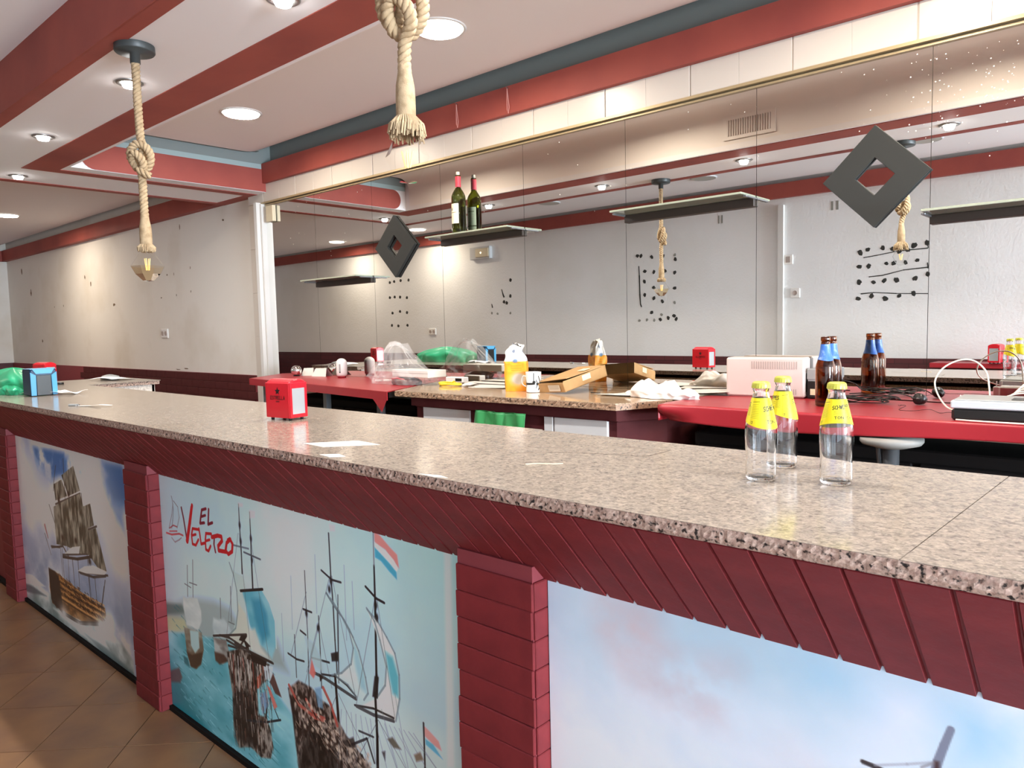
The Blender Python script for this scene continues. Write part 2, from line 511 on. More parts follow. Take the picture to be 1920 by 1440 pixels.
GLYPH = {  # strokes on a 0..1 x 0..1 cell
 'A': [[(0, 0), (.5, 1), (1, 0)], [(.2, .35), (.8, .35)]], 'B': [[(0, 0), (0, 1), (.7, 1), (.8, .75), (.6, .52), (0, .5)], [(.6, .52), (.9, .25), (.7, 0), (0, 0)]],
 'C': [[(1, .85), (.6, 1), (.15, .8), (0, .5), (.15, .2), (.6, 0), (1, .15)]], 'D': [[(0, 0), (0, 1), (.6, 1), (1, .6), (1, .4), (.6, 0), (0, 0)]],
 'E': [[(1, 1), (0, 1), (0, 0), (1, 0)], [(0, .5), (.8, .5)]], 'H': [[(0, 0), (0, 1)], [(1, 0), (1, 1)], [(0, .5), (1, .5)]],
 'I': [[(.5, 0), (.5, 1)]], 'L': [[(0, 1), (0, 0), (.9, 0)]], 'M': [[(0, 0), (0, 1), (.5, .4), (1, 1), (1, 0)]], 'N': [[(0, 0), (0, 1), (1, 0), (1, 1)]],
 'O': [[(.5, 1), (.1, .8), (0, .5), (.1, .2), (.5, 0), (.9, .2), (1, .5), (.9, .8), (.5, 1)]], 'P': [[(0, 0), (0, 1), (.8, 1), (1, .75), (.8, .5), (0, .5)]],
 'R': [[(0, 0), (0, 1), (.8, 1), (1, .75), (.8, .5), (0, .5)], [(.5, .5), (1, 0)]], 'S': [[(1, .9), (.5, 1), (.05, .8), (.2, .55), (.8, .45), (.95, .2), (.5, 0), (0, .1)]],
 'T': [[(0, 1), (1, 1)], [(.5, 1), (.5, 0)]], 'W': [[(0, 1), (.25, 0), (.5, .7), (.75, 0), (1, 1)]], 'U': [[(0, 1), (0, .2), (.5, 0), (1, .2), (1, 1)]],
 'Y': [[(0, 1), (.5, .5), (1, 1)], [(.5, .5), (.5, 0)]], 'F': [[(1, 1), (0, 1), (0, 0)], [(0, .5), (.8, .5)]]}
def write(cv, txt, x, z, h, wd, stroke, col, slope=0.0, alpha=1.0):
    cx = x
    for ch in txt:
        if ch in GLYPH:
            for st in GLYPH[ch]:
                cv.line([(cx + p[0] * wd * .72, z + p[1] * h + (cx + p[0] * wd - x) * slope) for p in st], stroke, col, alpha)
        cx += wd


def PXF(u, v):
    """sketch coordinates of the harbour print -> panel coordinates (a fixed projective map)"""
    d = [RC[k][0] * (u - 960) + RC[k][1] * (v - 720) + RC[k][2] * 1386 for k in range(3)]
    t = 1.152 / d[1]
    return (t * d[0], 1.44 + t * d[2])
# ---- print 1: warship under a cloudy sky (x -4.66..-3.06)
def paint_warship():
    c = Canvas(-4.66, -3.05, 0.0, 0.93, 620)
    n = c.noise(.35, 6, 1.2); n2 = c.noise(.12, 5, 1.3); nb = np.clip(c.noise(.10, 5, 1.1) * 4 - 1.0, 0, 1)
    c.fill((160, 166, 180), (228, 218, 210), np.clip(n * 2.8 - .9, 0, 1))
    Z = (np.arange(c.h) / c.res)[:, None] * np.ones((1, c.w)); X = -4.66 + (np.arange(c.w) / c.res)[None, :] * np.ones((c.h, 1))
    # blue-grey lower sky on both sides
    c.mix((112, 128, 152), np.clip((.70 - Z) * 1.8, 0, .8) * np.clip(n2 * 2.2 - .6, 0, 1))
    for b in [[(-4.367, 0.873), (-3.670, 0.885), (-3.579, 0.839), (-3.834, 0.759), (-3.978, 0.780), (-4.104, 0.739), (-4.301, 0.783)], [(-3.397, 0.906), (-3.137, 0.916), (-3.130, 0.858), (-3.148, 0.746), (-3.237, 0.710), (-3.335, 0.707), (-3.411, 0.824)], [(-3.309, 0.722), (-3.219, 0.713), (-3.199, 0.631), (-3.283, 0.669)]]:
        c.poly(b, (84, 122, 168), 1, 30, amod=nb)
    for b in [[(-4.348, 0.881), (-3.880, 0.893), (-3.884, 0.804), (-4.075, 0.763), (-4.263, 0.801)], [(-3.363, 0.894), (-3.145, 0.900), (-3.155, 0.767), (-3.293, 0.752), (-3.364, 0.818)]]:
        c.poly(b, (70, 108, 156), 1, 18, amod=nb)
    for x, z, r in [(-4.719, 0.574, 8), (-4.534, 0.743, 7), (-4.428, 0.614, 7), (-4.090, 0.620, 6), (-3.445, 0.702, 9), (-3.315, 0.584, 8), (-3.548, 0.831, 6), (-3.279, 0.453, 7), (-4.503, 0.489, 7)]:
        c.blob(x, z, .2, .09, (236, 226, 218), .75)
    for x, z, r in [(-4.671, 0.373, 8), (-4.491, 0.346, 7), (-3.409, 0.378, 7), (-3.268, 0.340, 6), (-4.584, 0.534, 7)]:
        c.blob(x, z, .22, .12, (140, 152, 172), .5)
    # sea
    sea = [(-4.727, 0.146), (-4.537, 0.147), (-4.277, 0.133), (-3.961, 0.125), (-3.676, 0.131), (-3.480, 0.145), (-3.314, 0.130), (-3.197, 0.082), (-3.185, -0.053), (-3.340, -0.103), (-4.781, -0.074)]
    c.poly(sea, (112, 128, 126), 1, 14, np.clip(n2 * 3 - 1.0, 0, 1), (196, 200, 198))
    c.poly([(-4.731, 0.090), (-4.529, 0.105), (-4.300, 0.105), (-4.557, 0.063), (-4.733, 0.041)], (74, 88, 92), .8, 8)
    c.poly([(-4.718, 0.142), (-4.532, 0.169), (-4.315, 0.153), (-4.545, 0.113), (-4.719, 0.099)], (224, 222, 214), .8, 8)
    c.poly([(-4.209, 0.065), (-3.893, 0.094), (-3.719, 0.082), (-3.551, 0.097), (-3.425, 0.034), (-3.629, 0.025), (-3.832, 0.039)], (226, 226, 222), .85, 14)
    c.poly([(-3.829, 0.053), (-3.495, 0.056), (-3.205, 0.029), (-3.189, -0.008), (-3.503, 0.012)], (92, 110, 112), .8, 10)
    c.poly([(-4.744, -0.004), (-4.394, -0.009), (-4.064, -0.003), (-3.842, -0.016), (-4.154, -0.060), (-4.585, -0.056)], (176, 184, 180), .7, 10)
    # hull
    tx = np.clip(c.noise(.03, 3, 2) * 3 - 1, 0, 1)
    c.poly([(-4.231, 0.266), (-4.133, 0.270), (-4.024, 0.263), (-3.792, 0.249), (-3.623, 0.237), (-3.482, 0.242), (-3.475, 0.207), (-3.540, 0.159), (-3.749, 0.105), (-3.893, 0.094), (-4.108, 0.084), (-4.220, 0.090), (-4.244, 0.168)], (86, 58, 34), 1, 3, tx, (142, 100, 56))
    c.poly([(-4.240, 0.264), (-4.088, 0.258), (-4.074, 0.098), (-4.157, 0.077), (-4.232, 0.110)], (58, 42, 32), .9, 5)
    for k in range(4):
        P = [(-4.082, 0.210), (-3.799, 0.211), (-3.492, 0.220)]
        c.line([(px, pz - .028 * k + .03) for px, pz in P], .010, (196, 148, 92), .75)
        c.line([(px, pz - .028 * k + .018) for px, pz in P], .006, (52, 34, 24), .8)
    for k in range(26):
        t = k / 25.; (ax, az), (bx, bz) = [(-4.067, 0.208), (-3.506, 0.211)]
        for q in (0, 1, 2):
            c.blob(ax + (bx - ax) * t, az + (bz - az) * t - .028 * q + .025, .007, .007, (40, 26, 20), .8, 2)
    for k in range(220):
        t = c.rng.rand(); (ax, az), (bx_, bz) = [(-4.188, 0.236), (-3.493, 0.215)]
        x_ = ax + (bx_ - ax) * t; z_ = az + (bz - az) * t - .10 * c.rng.rand() + .04
        if t > .12: c.line([(x_, z_), (x_ + .02, z_ - .004)], .005, [(38, 24, 18), (176, 126, 74), (120, 76, 40), (60, 36, 24)][k % 4], .85, .003)
    c.poly([(-4.239, 0.270), (-4.133, 0.270), (-4.077, 0.233), (-4.058, 0.102), (-4.139, 0.087), (-4.222, 0.118)], (44, 34, 28), .85, 6)
    c.line([(-4.223, 0.112), (-4.047, 0.077), (-3.823, 0.086), (-3.568, 0.147)], .02, (40, 34, 32), .8)
    for x, z, r in [(-3.555, 0.145, 6), (-3.480, 0.145, 8), (-3.684, 0.086, 8), (-3.827, 0.064, 6), (-3.441, 0.191, 5), (-4.047, 0.077, 6)]:
        c.blob(x, z, .07, .05, (236, 236, 232), .9)
    # masts and rigging
    for L in [[(-4.016, 0.820), (-4.057, 0.739), (-4.075, 0.689)], [(-3.900, 0.866), (-3.933, 0.264)], [(-4.157, 0.608), (-4.031, 0.457), (-4.023, 0.271)], [(-3.686, 0.728), (-3.645, 0.227)], [(-4.014, 0.684), (-4.002, 0.222)], [(-3.866, 0.383), (-3.858, 0.202)], [(-3.790, 0.403), (-3.795, 0.230)], [(-3.663, 0.348), (-3.657, 0.237)], [(-3.477, 0.339), (-3.528, 0.231)], [(-3.459, 0.372), (-3.532, 0.205)], [(-3.583, 0.353), (-3.577, 0.243)], [(-4.259, 0.444), (-4.181, 0.348)]]:
        c.line(L, .007, (62, 54, 50), .8, .004)
    for L in [[(-4.164, 0.389), (-3.991, 0.427), (-3.909, 0.384)], [(-4.000, 0.383), (-3.575, 0.469)], [(-3.788, 0.342), (-3.423, 0.401)], [(-4.057, 0.625), (-3.700, 0.726)], [(-3.664, 0.559), (-3.519, 0.603)], [(-4.171, 0.394), (-4.040, 0.412)]]:
        c.line(L, .010, (74, 66, 60), .9)
    ts = np.clip(c.noise(.06, 3, .35) * 2.6 - .8, 0, 1)
    for b in [[(-3.940, 0.782), (-3.767, 0.847), (-3.698, 0.739), (-3.862, 0.692)], [(-4.068, 0.722), (-3.945, 0.761), (-3.877, 0.690), (-4.053, 0.644)], [(-4.093, 0.607), (-3.865, 0.679), (-3.700, 0.726), (-3.650, 0.635), (-3.616, 0.530), (-3.649, 0.460), (-3.742, 0.437), (-3.936, 0.437), (-4.085, 0.420)], [(-3.684, 0.667), (-3.579, 0.697), (-3.551, 0.602), (-3.649, 0.569)], [(-3.651, 0.559), (-3.527, 0.594), (-3.479, 0.507), (-3.433, 0.416), (-3.522, 0.407), (-3.644, 0.451), (-3.683, 0.456)]]:
        c.poly(b, (74, 70, 60), 1, 2, ts, (150, 144, 130))
    c.poly([(-3.975, 0.393), (-3.861, 0.446), (-3.749, 0.471), (-3.771, 0.432)], (216, 212, 206), 1, 3)
    c.poly([(-3.802, 0.344), (-3.711, 0.383), (-3.592, 0.412), (-3.433, 0.416), (-3.461, 0.396), (-3.703, 0.352)], (216, 212, 206), 1, 3)
    c.line([(-4.002, 0.372), (-3.798, 0.401), (-3.618, 0.446)], .014, (60, 50, 42), .9)
    c.line([(-3.774, 0.340), (-3.602, 0.356), (-3.449, 0.393)], .012, (70, 62, 58), .9)
    for x, z, r in [(-3.990, 0.469, 3), (-3.802, 0.487, 3), (-3.636, 0.421, 3), (-3.860, 0.702, 2), (-4.005, 0.651, 2)]:
        c.blob(x, z, .016, .014, (56, 44, 38), .9, 2)
    c.line([(-4.249, 0.487), (-4.212, 0.430)], .02, (150, 90, 90), .8, .01)
    return c.a

# ---- print 2: harbour full of sailing ships with the house name (x -2.83..-1.17)
def paint_harbour():
    c = Canvas(-2.84, -1.165, 0.0, 0.94, 700)
    n = c.noise(.4, 5, 1.1); n2 = c.noise(.1, 4, 2.0); n3 = c.noise(.03, 3, 2.5)
    X = -2.84 + (np.arange(c.w) / c.res)[None, :] * np.ones((c.h, 1)); Z = (np.arange(c.h) / c.res)[:, None] * np.ones((1, c.w))
    c.fill((176, 200, 214), (204, 219, 232), np.clip(n * 2.2 - .6, 0, 1))
    c.mix((160, 206, 226), np.clip((X + 1.75) * 1.5, 0, .8) * np.clip((Z - .55) * 3, 0, 1) * .8)
    c.mix((178, 192, 192), np.clip((-2.45 - X) * 2.0, 0, .7))
    c.mix((200, 214, 222), np.clip((-1.4 - X) * .0, 0, 0))
    # far shore
    c.poly([(-2.861, 0.418), (-2.747, 0.437), (-2.677, 0.467), (-2.558, 0.501), (-2.444, 0.520), (-2.332, 0.521), (-2.232, 0.456), (-2.032, 0.492), (-1.979, 0.406), (-2.385, 0.368), (-2.761, 0.334), (-2.854, 0.331)], (146, 158, 150), .75, 26)
    c.poly([(-2.861, 0.413), (-2.701, 0.445), (-2.661, 0.421), (-2.839, 0.373)], (86, 108, 104), .75, 12)
    c.poly([(-2.849, 0.364), (-2.686, 0.395), (-2.660, 0.361), (-2.762, 0.322), (-2.847, 0.307)], (190, 190, 150), .8, 14)
    # water
    w = np.clip(n2 * 2.4 - .7, 0, 1)
    c.poly([(-2.848, 0.303), (-2.627, 0.350), (-2.382, 0.397), (-2.204, 0.392), (-1.989, 0.285), (-1.797, 0.205), (-1.725, 0.106), (-1.953, 0.008), (-2.368, -0.170), (-2.957, -0.423)], (84, 158, 168), 1, 10, w, (150, 200, 206))
    c.poly([(-2.845, 0.185), (-2.701, 0.104), (-2.502, 0.011), (-2.243, -0.005), (-2.015, -0.019), (-2.957, -0.423)], (34, 118, 128), .75, 40)
    for k in range(170):
        u = c.rng.rand(); v = c.rng.rand()
        x = -2.80 + u * .75; z = .05 + v * .40 - u * .06
        c.line([(x, z), (x + .02 + .03 * c.rng.rand(), z - .008)], .006, (28, 110, 122) if c.rng.rand() < .6 else (180, 216, 220), .45, .002)
    # pale foreshore right
    c.poly([(-1.813, 0.345), (-1.555, 0.477), (-1.249, 0.444), (-1.256, 0.281), (-1.837, 0.025)], (196, 208, 216), .7, 60)
    # house name and little boat
    R = (186, 34, 46); D = (122, 34, 52)
    c.line([(-2.654, 0.815), (-2.641, 0.778), (-2.622, 0.695)], .010, (110, 44, 60), 1)
    c.line([(-2.622, 0.699), (-2.592, 0.770), (-2.567, 0.836)], .021, R, 1, .015)
    c.line([(-2.617, 0.704), (-2.603, 0.749), (-2.572, 0.827)], .016, R)
    E1 = [(-2.462, 0.840), (-2.494, 0.831), (-2.506, 0.799), (-2.512, 0.781), (-2.480, 0.788)]
    c.line(E1, .010, D); c.line([(-2.502, 0.806), (-2.469, 0.816)], .009, D)
    c.line([(-2.442, 0.841), (-2.452, 0.787), (-2.420, 0.798)], .010, D)
    c.line([(-2.528, 0.756), (-2.573, 0.752), (-2.584, 0.727), (-2.580, 0.695), (-2.555, 0.695), (-2.532, 0.719)], .010, R); c.line([(-2.580, 0.726), (-2.550, 0.735)], .009, R)
    c.line([(-2.523, 0.760), (-2.518, 0.735), (-2.513, 0.707), (-2.480, 0.717)], .010, R)
    c.line([(-2.433, 0.757), (-2.472, 0.752), (-2.479, 0.728), (-2.479, 0.694), (-2.460, 0.692), (-2.442, 0.713)], .010, R); c.line([(-2.475, 0.725), (-2.447, 0.734)], .009, R)
    c.line([(-2.411, 0.750), (-2.417, 0.724), (-2.409, 0.698)], .009, D)
    c.line([(-2.430, 0.746), (-2.387, 0.759), (-2.361, 0.760), (-2.358, 0.746), (-2.387, 0.723), (-2.385, 0.708), (-2.333, 0.713)], .014, R)
    c.line([(-2.299, 0.762), (-2.326, 0.745), (-2.336, 0.718), (-2.319, 0.708), (-2.292, 0.722), (-2.286, 0.748), (-2.302, 0.762), (-2.317, 0.755)], .013, R)
    c.line([(-2.733, 0.847), (-2.726, 0.832), (-2.722, 0.799), (-2.732, 0.757), (-2.745, 0.725)], .004, (110, 110, 118), .9)
    c.line([(-2.717, 0.831), (-2.684, 0.814), (-2.676, 0.776), (-2.699, 0.733)], .004, (120, 110, 118), .8); c.line([(-2.723, 0.819), (-2.738, 0.776), (-2.768, 0.721)], .004, (120, 110, 118), .8)
    c.line([(-2.763, 0.722), (-2.730, 0.738), (-2.699, 0.737)], .005, (160, 60, 70), .8)
    c.line([(-2.794, 0.699), (-2.748, 0.700), (-2.684, 0.714), (-2.654, 0.713)], .007, (190, 70, 76), .85); c.line([(-2.765, 0.710), (-2.701, 0.721)], .005, (190, 70, 76), .8)
    c.line([(-2.750, 0.688), (-2.724, 0.676), (-2.687, 0.691), (-2.668, 0.702)], .005, (140, 110, 120), .7)
    # left small ships
    G = (178, 188, 184)
    for L in [[(-2.633, 0.606), (-2.644, 0.489)], [(-2.587, 0.635), (-2.601, 0.495)], [(-2.316, 0.598), (-2.322, 0.478)], [(-2.393, 0.540), (-2.397, 0.468)]]: c.line(L, .005, (96, 100, 100), .8)
    for L in [[(-2.664, 0.532), (-2.613, 0.528)], [(-2.624, 0.545), (-2.565, 0.548)], [(-2.341, 0.471), (-2.301, 0.472)]]: c.line(L, .004, (90, 94, 94), .8)
    c.poly([(-2.684, 0.480), (-2.654, 0.479), (-2.618, 0.491), (-2.567, 0.499), (-2.543, 0.460), (-2.543, 0.421), (-2.573, 0.380), (-2.623, 0.379), (-2.667, 0.375), (-2.685, 0.435)], G, 1, 6, n3, (214, 216, 210))
    c.poly([(-2.451, 0.458), (-2.413, 0.460), (-2.374, 0.474), (-2.339, 0.455), (-2.319, 0.432), (-2.381, 0.406), (-2.451, 0.393), (-2.463, 0.422)], (170, 184, 184), .9, 8, n3, (206, 212, 208))
    hx = np.clip(n3 * 3 - 1, 0, 1)
    c.poly([(-2.690, 0.361), (-2.548, 0.379), (-2.539, 0.318), (-2.567, 0.257), (-2.608, 0.227), (-2.660, 0.224), (-2.679, 0.275)], (112, 100, 84), 1, 4, hx, (160, 160, 146))
    c.poly([(-2.680, 0.271), (-2.637, 0.271), (-2.549, 0.308), (-2.567, 0.257), (-2.608, 0.227), (-2.651, 0.222)], (70, 54, 40), .9, 6)
    c.poly([(-2.642, 0.362), (-2.573, 0.376), (-2.572, 0.315), (-2.610, 0.285), (-2.641, 0.306)], (170, 196, 194), 1, 5)
    c.poly([(-2.709, 0.246), (-2.674, 0.248), (-2.661, 0.215), (-2.704, 0.219)], (30, 92, 100), .7, 6)
    c.poly([(-2.460, 0.385), (-2.367, 0.401), (-2.343, 0.348), (-2.400, 0.305), (-2.453, 0.308)], (122, 116, 110), 1, 5, hx, (176, 180, 174))
    c.poly([(-2.458, 0.334), (-2.388, 0.342), (-2.360, 0.328), (-2.423, 0.298), (-2.453, 0.304)], (76, 54, 44), .9, 6)
    c.poly([(-2.841, 0.148), (-2.753, 0.188), (-2.730, 0.157), (-2.751, 0.130), (-2.837, 0.107)], (96, 84, 84), .9, 8)
    # big ship A: two masts, two sails
    K = (38, 36, 38)
    c.line([(-2.232, 0.890), (-2.233, 0.820), (-2.230, 0.741), (-2.232, 0.661)], .004, K, .95, .007); c.line([(-2.163, 0.874), (-2.165, 0.788), (-2.167, 0.701), (-2.168, 0.622)], .004, K, .95, .009)
    c.line([(-2.279, 0.746), (-2.182, 0.752)], .006, (96, 104, 110), .8); c.line([(-2.214, 0.735), (-2.111, 0.731)], .006, (80, 86, 92), .9)
    for L in [[(-2.235, 0.895), (-2.204, 0.896), (-2.205, 0.885), (-2.233, 0.879)], [(-2.166, 0.881), (-2.129, 0.883), (-2.131, 0.860), (-2.165, 0.853)], [(-1.730, 0.907), (-1.699, 0.908), (-1.701, 0.890), (-1.726, 0.887)]]:
        c.poly(L, (206, 196, 190), .7, 4)
    c.poly([(-2.315, 0.674), (-2.281, 0.656), (-2.226, 0.654), (-2.203, 0.602), (-2.223, 0.548), (-2.197, 0.465), (-2.178, 0.381), (-2.236, 0.409), (-2.344, 0.407), (-2.310, 0.453), (-2.278, 0.516), (-2.276, 0.571), (-2.285, 0.623)], (150, 186, 186), .95, 5, np.clip(n * 2 - .5, 0, 1), (206, 208, 196))
    c.poly([(-2.343, 0.417), (-2.286, 0.474), (-2.271, 0.554), (-2.224, 0.529), (-2.198, 0.447), (-2.272, 0.405)], (200, 200, 184), .9, 8)
    c.line([(-2.315, 0.680), (-2.290, 0.643), (-2.274, 0.593), (-2.274, 0.526), (-2.295, 0.461), (-2.350, 0.420)], .006, (120, 140, 140), .8)
    c.poly([(-2.238, 0.601), (-2.114, 0.636), (-2.069, 0.602), (-2.040, 0.550), (-2.040, 0.473), (-2.070, 0.422), (-2.116, 0.443), (-2.165, 0.447), (-2.200, 0.500), (-2.221, 0.566)], (96, 168, 182), 1, 8, np.clip(n2 * 2 - .6, 0, 1), (160, 200, 204))
    c.poly([(-2.178, 0.585), (-2.124, 0.603), (-2.089, 0.563), (-2.082, 0.496), (-2.124, 0.458), (-2.164, 0.527)], (52, 134, 160), .8, 16)
    c.poly([(-2.209, 0.480), (-2.167, 0.494), (-2.133, 0.439), (-2.083, 0.416), (-2.168, 0.411), (-2.243, 0.413)], (206, 206, 194), .9, 10)
    c.line([(-2.114, 0.636), (-2.069, 0.602), (-2.040, 0.550), (-2.041, 0.464)], .006, (206, 220, 220), .8)
    c.line([(-2.249, 0.599), (-2.107, 0.636)], .009, K)
    # deck lines and dark hull mass A
    for L in [[(-2.411, 0.406), (-2.343, 0.415), (-2.202, 0.406), (-2.071, 0.409)], [(-2.459, 0.391), (-2.225, 0.458)], [(-2.353, 0.386), (-2.203, 0.403), (-2.065, 0.408)], [(-2.307, 0.408), (-2.272, 0.405), (-2.225, 0.454)], [(-2.363, 0.402), (-2.280, 0.399), (-2.215, 0.414)]]:
        c.line(L, .008, (56, 48, 46), .9)
    tx = np.clip(c.noise(.022, 3, .5) * 3.4 - 1.3, 0, 1)
    c.poly([(-2.367, 0.360), (-2.273, 0.397), (-2.170, 0.398), (-2.088, 0.397), (-2.109, 0.340), (-2.173, 0.294), (-2.175, 0.203), (-2.121, 0.213), (-2.099, 0.177), (-2.090, 0.127), (-2.107, 0.081), (-2.168, 0.061), (-2.235, 0.072), (-2.317, 0.038), (-2.346, 0.106), (-2.342, 0.221), (-2.357, 0.288)], (50, 40, 36), 1, 5, tx, (150, 140, 130))
    c.poly([(-2.332, 0.243), (-2.182, 0.273), (-2.193, 0.088), (-2.271, 0.066), (-2.343, 0.070)], (34, 28, 28), .75, 16)
    for k in range(16):
        x0 = 432 + k * 4.6
        a = PXF(x0, 1226 + k * 1.6); b = PXF(x0 + 4, 1262 + (k * 37 % 60))
        c.line([a, b], .005, [(196, 188, 176), (150, 70, 62), (90, 96, 92), (206, 206, 200)][k % 4], .85, .003)
    c.line([(-2.255, 0.157), (-2.129, 0.194), (-2.037, 0.234)], .007, (36, 44, 52)); c.line([(-2.114, 0.260), (-2.129, 0.198)], .008, (36, 40, 46)); c.line([(-2.069, 0.258), (-2.046, 0.231)], .005, (40, 60, 70))
    for b, col in [([(-2.169, 0.331), (-2.141, 0.354), (-2.152, 0.304), (-2.173, 0.290)], (196, 96, 76)), ([(-2.111, 0.324), (-2.092, 0.320), (-2.052, 0.272), (-2.072, 0.256)], (206, 110, 100)), ([(-2.154, 0.282), (-2.113, 0.302), (-2.100, 0.264), (-2.147, 0.213)], (120, 150, 180)), ([(-2.124, 0.387), (-2.066, 0.397), (-2.076, 0.360), (-2.123, 0.334)], (196, 204, 206)), ([(-2.068, 0.376), (-2.046, 0.343), (-2.024, 0.311), (-2.061, 0.312), (-2.090, 0.341)], (84, 50, 44))]:
        c.poly(b, col, .9, 3)
    # middle masts
    for L, w_ in [([(-1.862, 0.747), (-1.862, 0.635), (-1.861, 0.547), (-1.867, 0.359)],   .0035), ([(-1.800, 0.627), (-1.799, 0.532), (-1.800, 0.413)], .004), ([(-1.732, 0.880), (-1.730, 0.759), (-1.725, 0.684), (-1.723, 0.577), (-1.719, 0.478)], .0055), ([(-1.700, 0.712), (-1.711, 0.488)], .003), ([(-1.933, 0.536), (-1.932, 0.404)], .0035)]:
        c.line(L, w_, K, .9)
    for L in [[(-1.776, 0.766), (-1.726, 0.749), (-1.683, 0.751)], [(-1.843, 0.491), (-1.756, 0.502)], [(-1.879, 0.628), (-1.835, 0.629)], [(-1.899, 0.558), (-1.871, 0.552)], [(-1.974, 0.467), (-1.927, 0.462), (-1.887, 0.467)]]:
        c.line(L, .006, K, .9)
    c.poly([(-1.880, 0.547), (-1.831, 0.539), (-1.796, 0.507), (-1.783, 0.463), (-1.831, 0.467), (-1.866, 0.514)], (170, 192, 192), .85, 8)
    # sails B and C
    c.poly([(-1.735, 0.694), (-1.699, 0.667), (-1.652, 0.626), (-1.614, 0.577), (-1.588, 0.511), (-1.579, 0.469), (-1.599, 0.444), (-1.633, 0.442), (-1.701, 0.452), (-1.746, 0.468), (-1.698, 0.489), (-1.651, 0.529), (-1.638, 0.578), (-1.653, 0.619), (-1.687, 0.655)], (186, 204, 206), 1, 4, np.clip(n2 * 2.2 - .7, 0, 1), (222, 220, 204))
    c.poly([(-1.641, 0.607), (-1.615, 0.574), (-1.590, 0.510), (-1.584, 0.467), (-1.612, 0.473), (-1.636, 0.541)], (146, 186, 194), .8, 12)
    c.line([(-1.755, 0.704), (-1.723, 0.677), (-1.675, 0.647), (-1.636, 0.608)], .008, (110, 124, 128), .9, .005)
    c.line([(-1.794, 0.456), (-1.725, 0.471), (-1.675, 0.461), (-1.633, 0.442)], .006, K, .9)
    c.line([(-1.833, 0.448), (-1.779, 0.448), (-1.702, 0.441), (-1.636, 0.435)], .010, (70, 72, 74), .95)
    c.line([(-1.706, 0.673), (-1.713, 0.456)], .004, K, .6)
    c.line([(-1.532, 0.829), (-1.533, 0.744), (-1.541, 0.481)], .006, K, 1, .009); c.line([(-1.530, 0.929), (-1.532, 0.829)], .005, (120, 120, 124), .8)
    c.line([(-1.572, 0.764), (-1.528, 0.742), (-1.495, 0.738)], .007, K, .95)
    c.poly([(-1.569, 0.703), (-1.525, 0.681), (-1.490, 0.648), (-1.459, 0.614), (-1.445, 0.562), (-1.446, 0.498), (-1.465, 0.432), (-1.509, 0.426), (-1.558, 0.431), (-1.605, 0.428), (-1.547, 0.465), (-1.513, 0.505), (-1.497, 0.553), (-1.508, 0.600), (-1.534, 0.650)], (206, 214, 212), 1, 4, np.clip(n2 * 2 - .6, 0, 1), (226, 222, 204))
    c.poly([(-1.498, 0.607), (-1.468, 0.601), (-1.447, 0.554), (-1.450, 0.499), (-1.474, 0.503), (-1.488, 0.553)], (94, 172, 182), .95, 10)
    c.line([(-1.571, 0.706), (-1.539, 0.678), (-1.519, 0.633), (-1.496, 0.568), (-1.504, 0.515), (-1.542, 0.469)], .006, (120, 136, 140), .8)
    c.line([(-1.642, 0.415), (-1.558, 0.434), (-1.473, 0.437)], .006, K, .9); c.line([(-1.634, 0.415), (-1.559, 0.416), (-1.474, 0.429)], .010, (80, 80, 82), .95)
    c.line([(-1.548, 0.479), (-1.546, 0.362), (-1.554, 0.149)], .009, (34, 32, 34), 1, .012); c.line([(-1.730, 0.473), (-1.723, 0.360), (-1.721, 0.155)], .010, (36, 30, 30), 1, .014)
    c.poly([(-1.746, 0.532), (-1.710, 0.547), (-1.712, 0.519), (-1.743, 0.509)], K, .9, 3); c.poly([(-1.548, 0.526), (-1.530, 0.529), (-1.538, 0.468), (-1.561, 0.466)], K, .9, 3)
    for P in ([(-1.735, 0.694), (-1.699, 0.667), (-1.652, 0.626), (-1.614, 0.577), (-1.588, 0.511), (-1.579, 0.469), (-1.599, 0.444)], [(-1.687, 0.655), (-1.653, 0.619), (-1.638, 0.578), (-1.651, 0.529), (-1.698, 0.489), (-1.746, 0.468)], [(-1.569, 0.703), (-1.525, 0.681), (-1.490, 0.648), (-1.459, 0.614), (-1.445, 0.562), (-1.446, 0.498), (-1.465, 0.432)], [(-1.725, 0.471), (-1.670, 0.464), (-1.633, 0.442)]):
        c.line(P, .006, (116, 132, 138), .75)
    for L in [[(-1.938, 0.715), (-1.943, 0.550)], [(-1.805, 0.805), (-1.808, 0.633)], [(-1.631, 0.765), (-1.630, 0.632)], [(-1.665, 0.803), (-1.667, 0.592)], [(-2.000, 0.585), (-2.001, 0.434)], [(-1.523, 0.443), (-1.465, 0.305)], [(-1.465, 0.506), (-1.422, 0.322)]]:
        c.line(L, .003, (120, 128, 132), .5)
    # flags
    for P, col in [([(-1.526, 0.919), (-1.503, 0.914), (-1.465, 0.891), (-1.436, 0.876), (-1.430, 0.842), (-1.450, 0.857), (-1.483, 0.881), (-1.526, 0.890)], (226, 134, 126)), ([(-1.526, 0.893), (-1.483, 0.878), (-1.450, 0.860), (-1.434, 0.841), (-1.443, 0.827), (-1.484, 0.850), (-1.527, 0.867)], (228, 232, 234)), ([(-1.527, 0.879), (-1.505, 0.868), (-1.467, 0.848), (-1.441, 0.831), (-1.440, 0.811), (-1.469, 0.826), (-1.502, 0.847), (-1.526, 0.852)], (72, 160, 184)),
                   ([(-1.356, 0.459), (-1.333, 0.451), (-1.302, 0.438), (-1.292, 0.417), (-1.322, 0.422), (-1.353, 0.433)], (226, 150, 144)), ([(-1.351, 0.426), (-1.322, 0.422), (-1.289, 0.397), (-1.312, 0.402), (-1.350, 0.412)], (92, 168, 192))]:
        c.poly(P, col, .92, 3)
    c.line([(-1.356, 0.465), (-1.356, 0.335)], .006, K, .9)
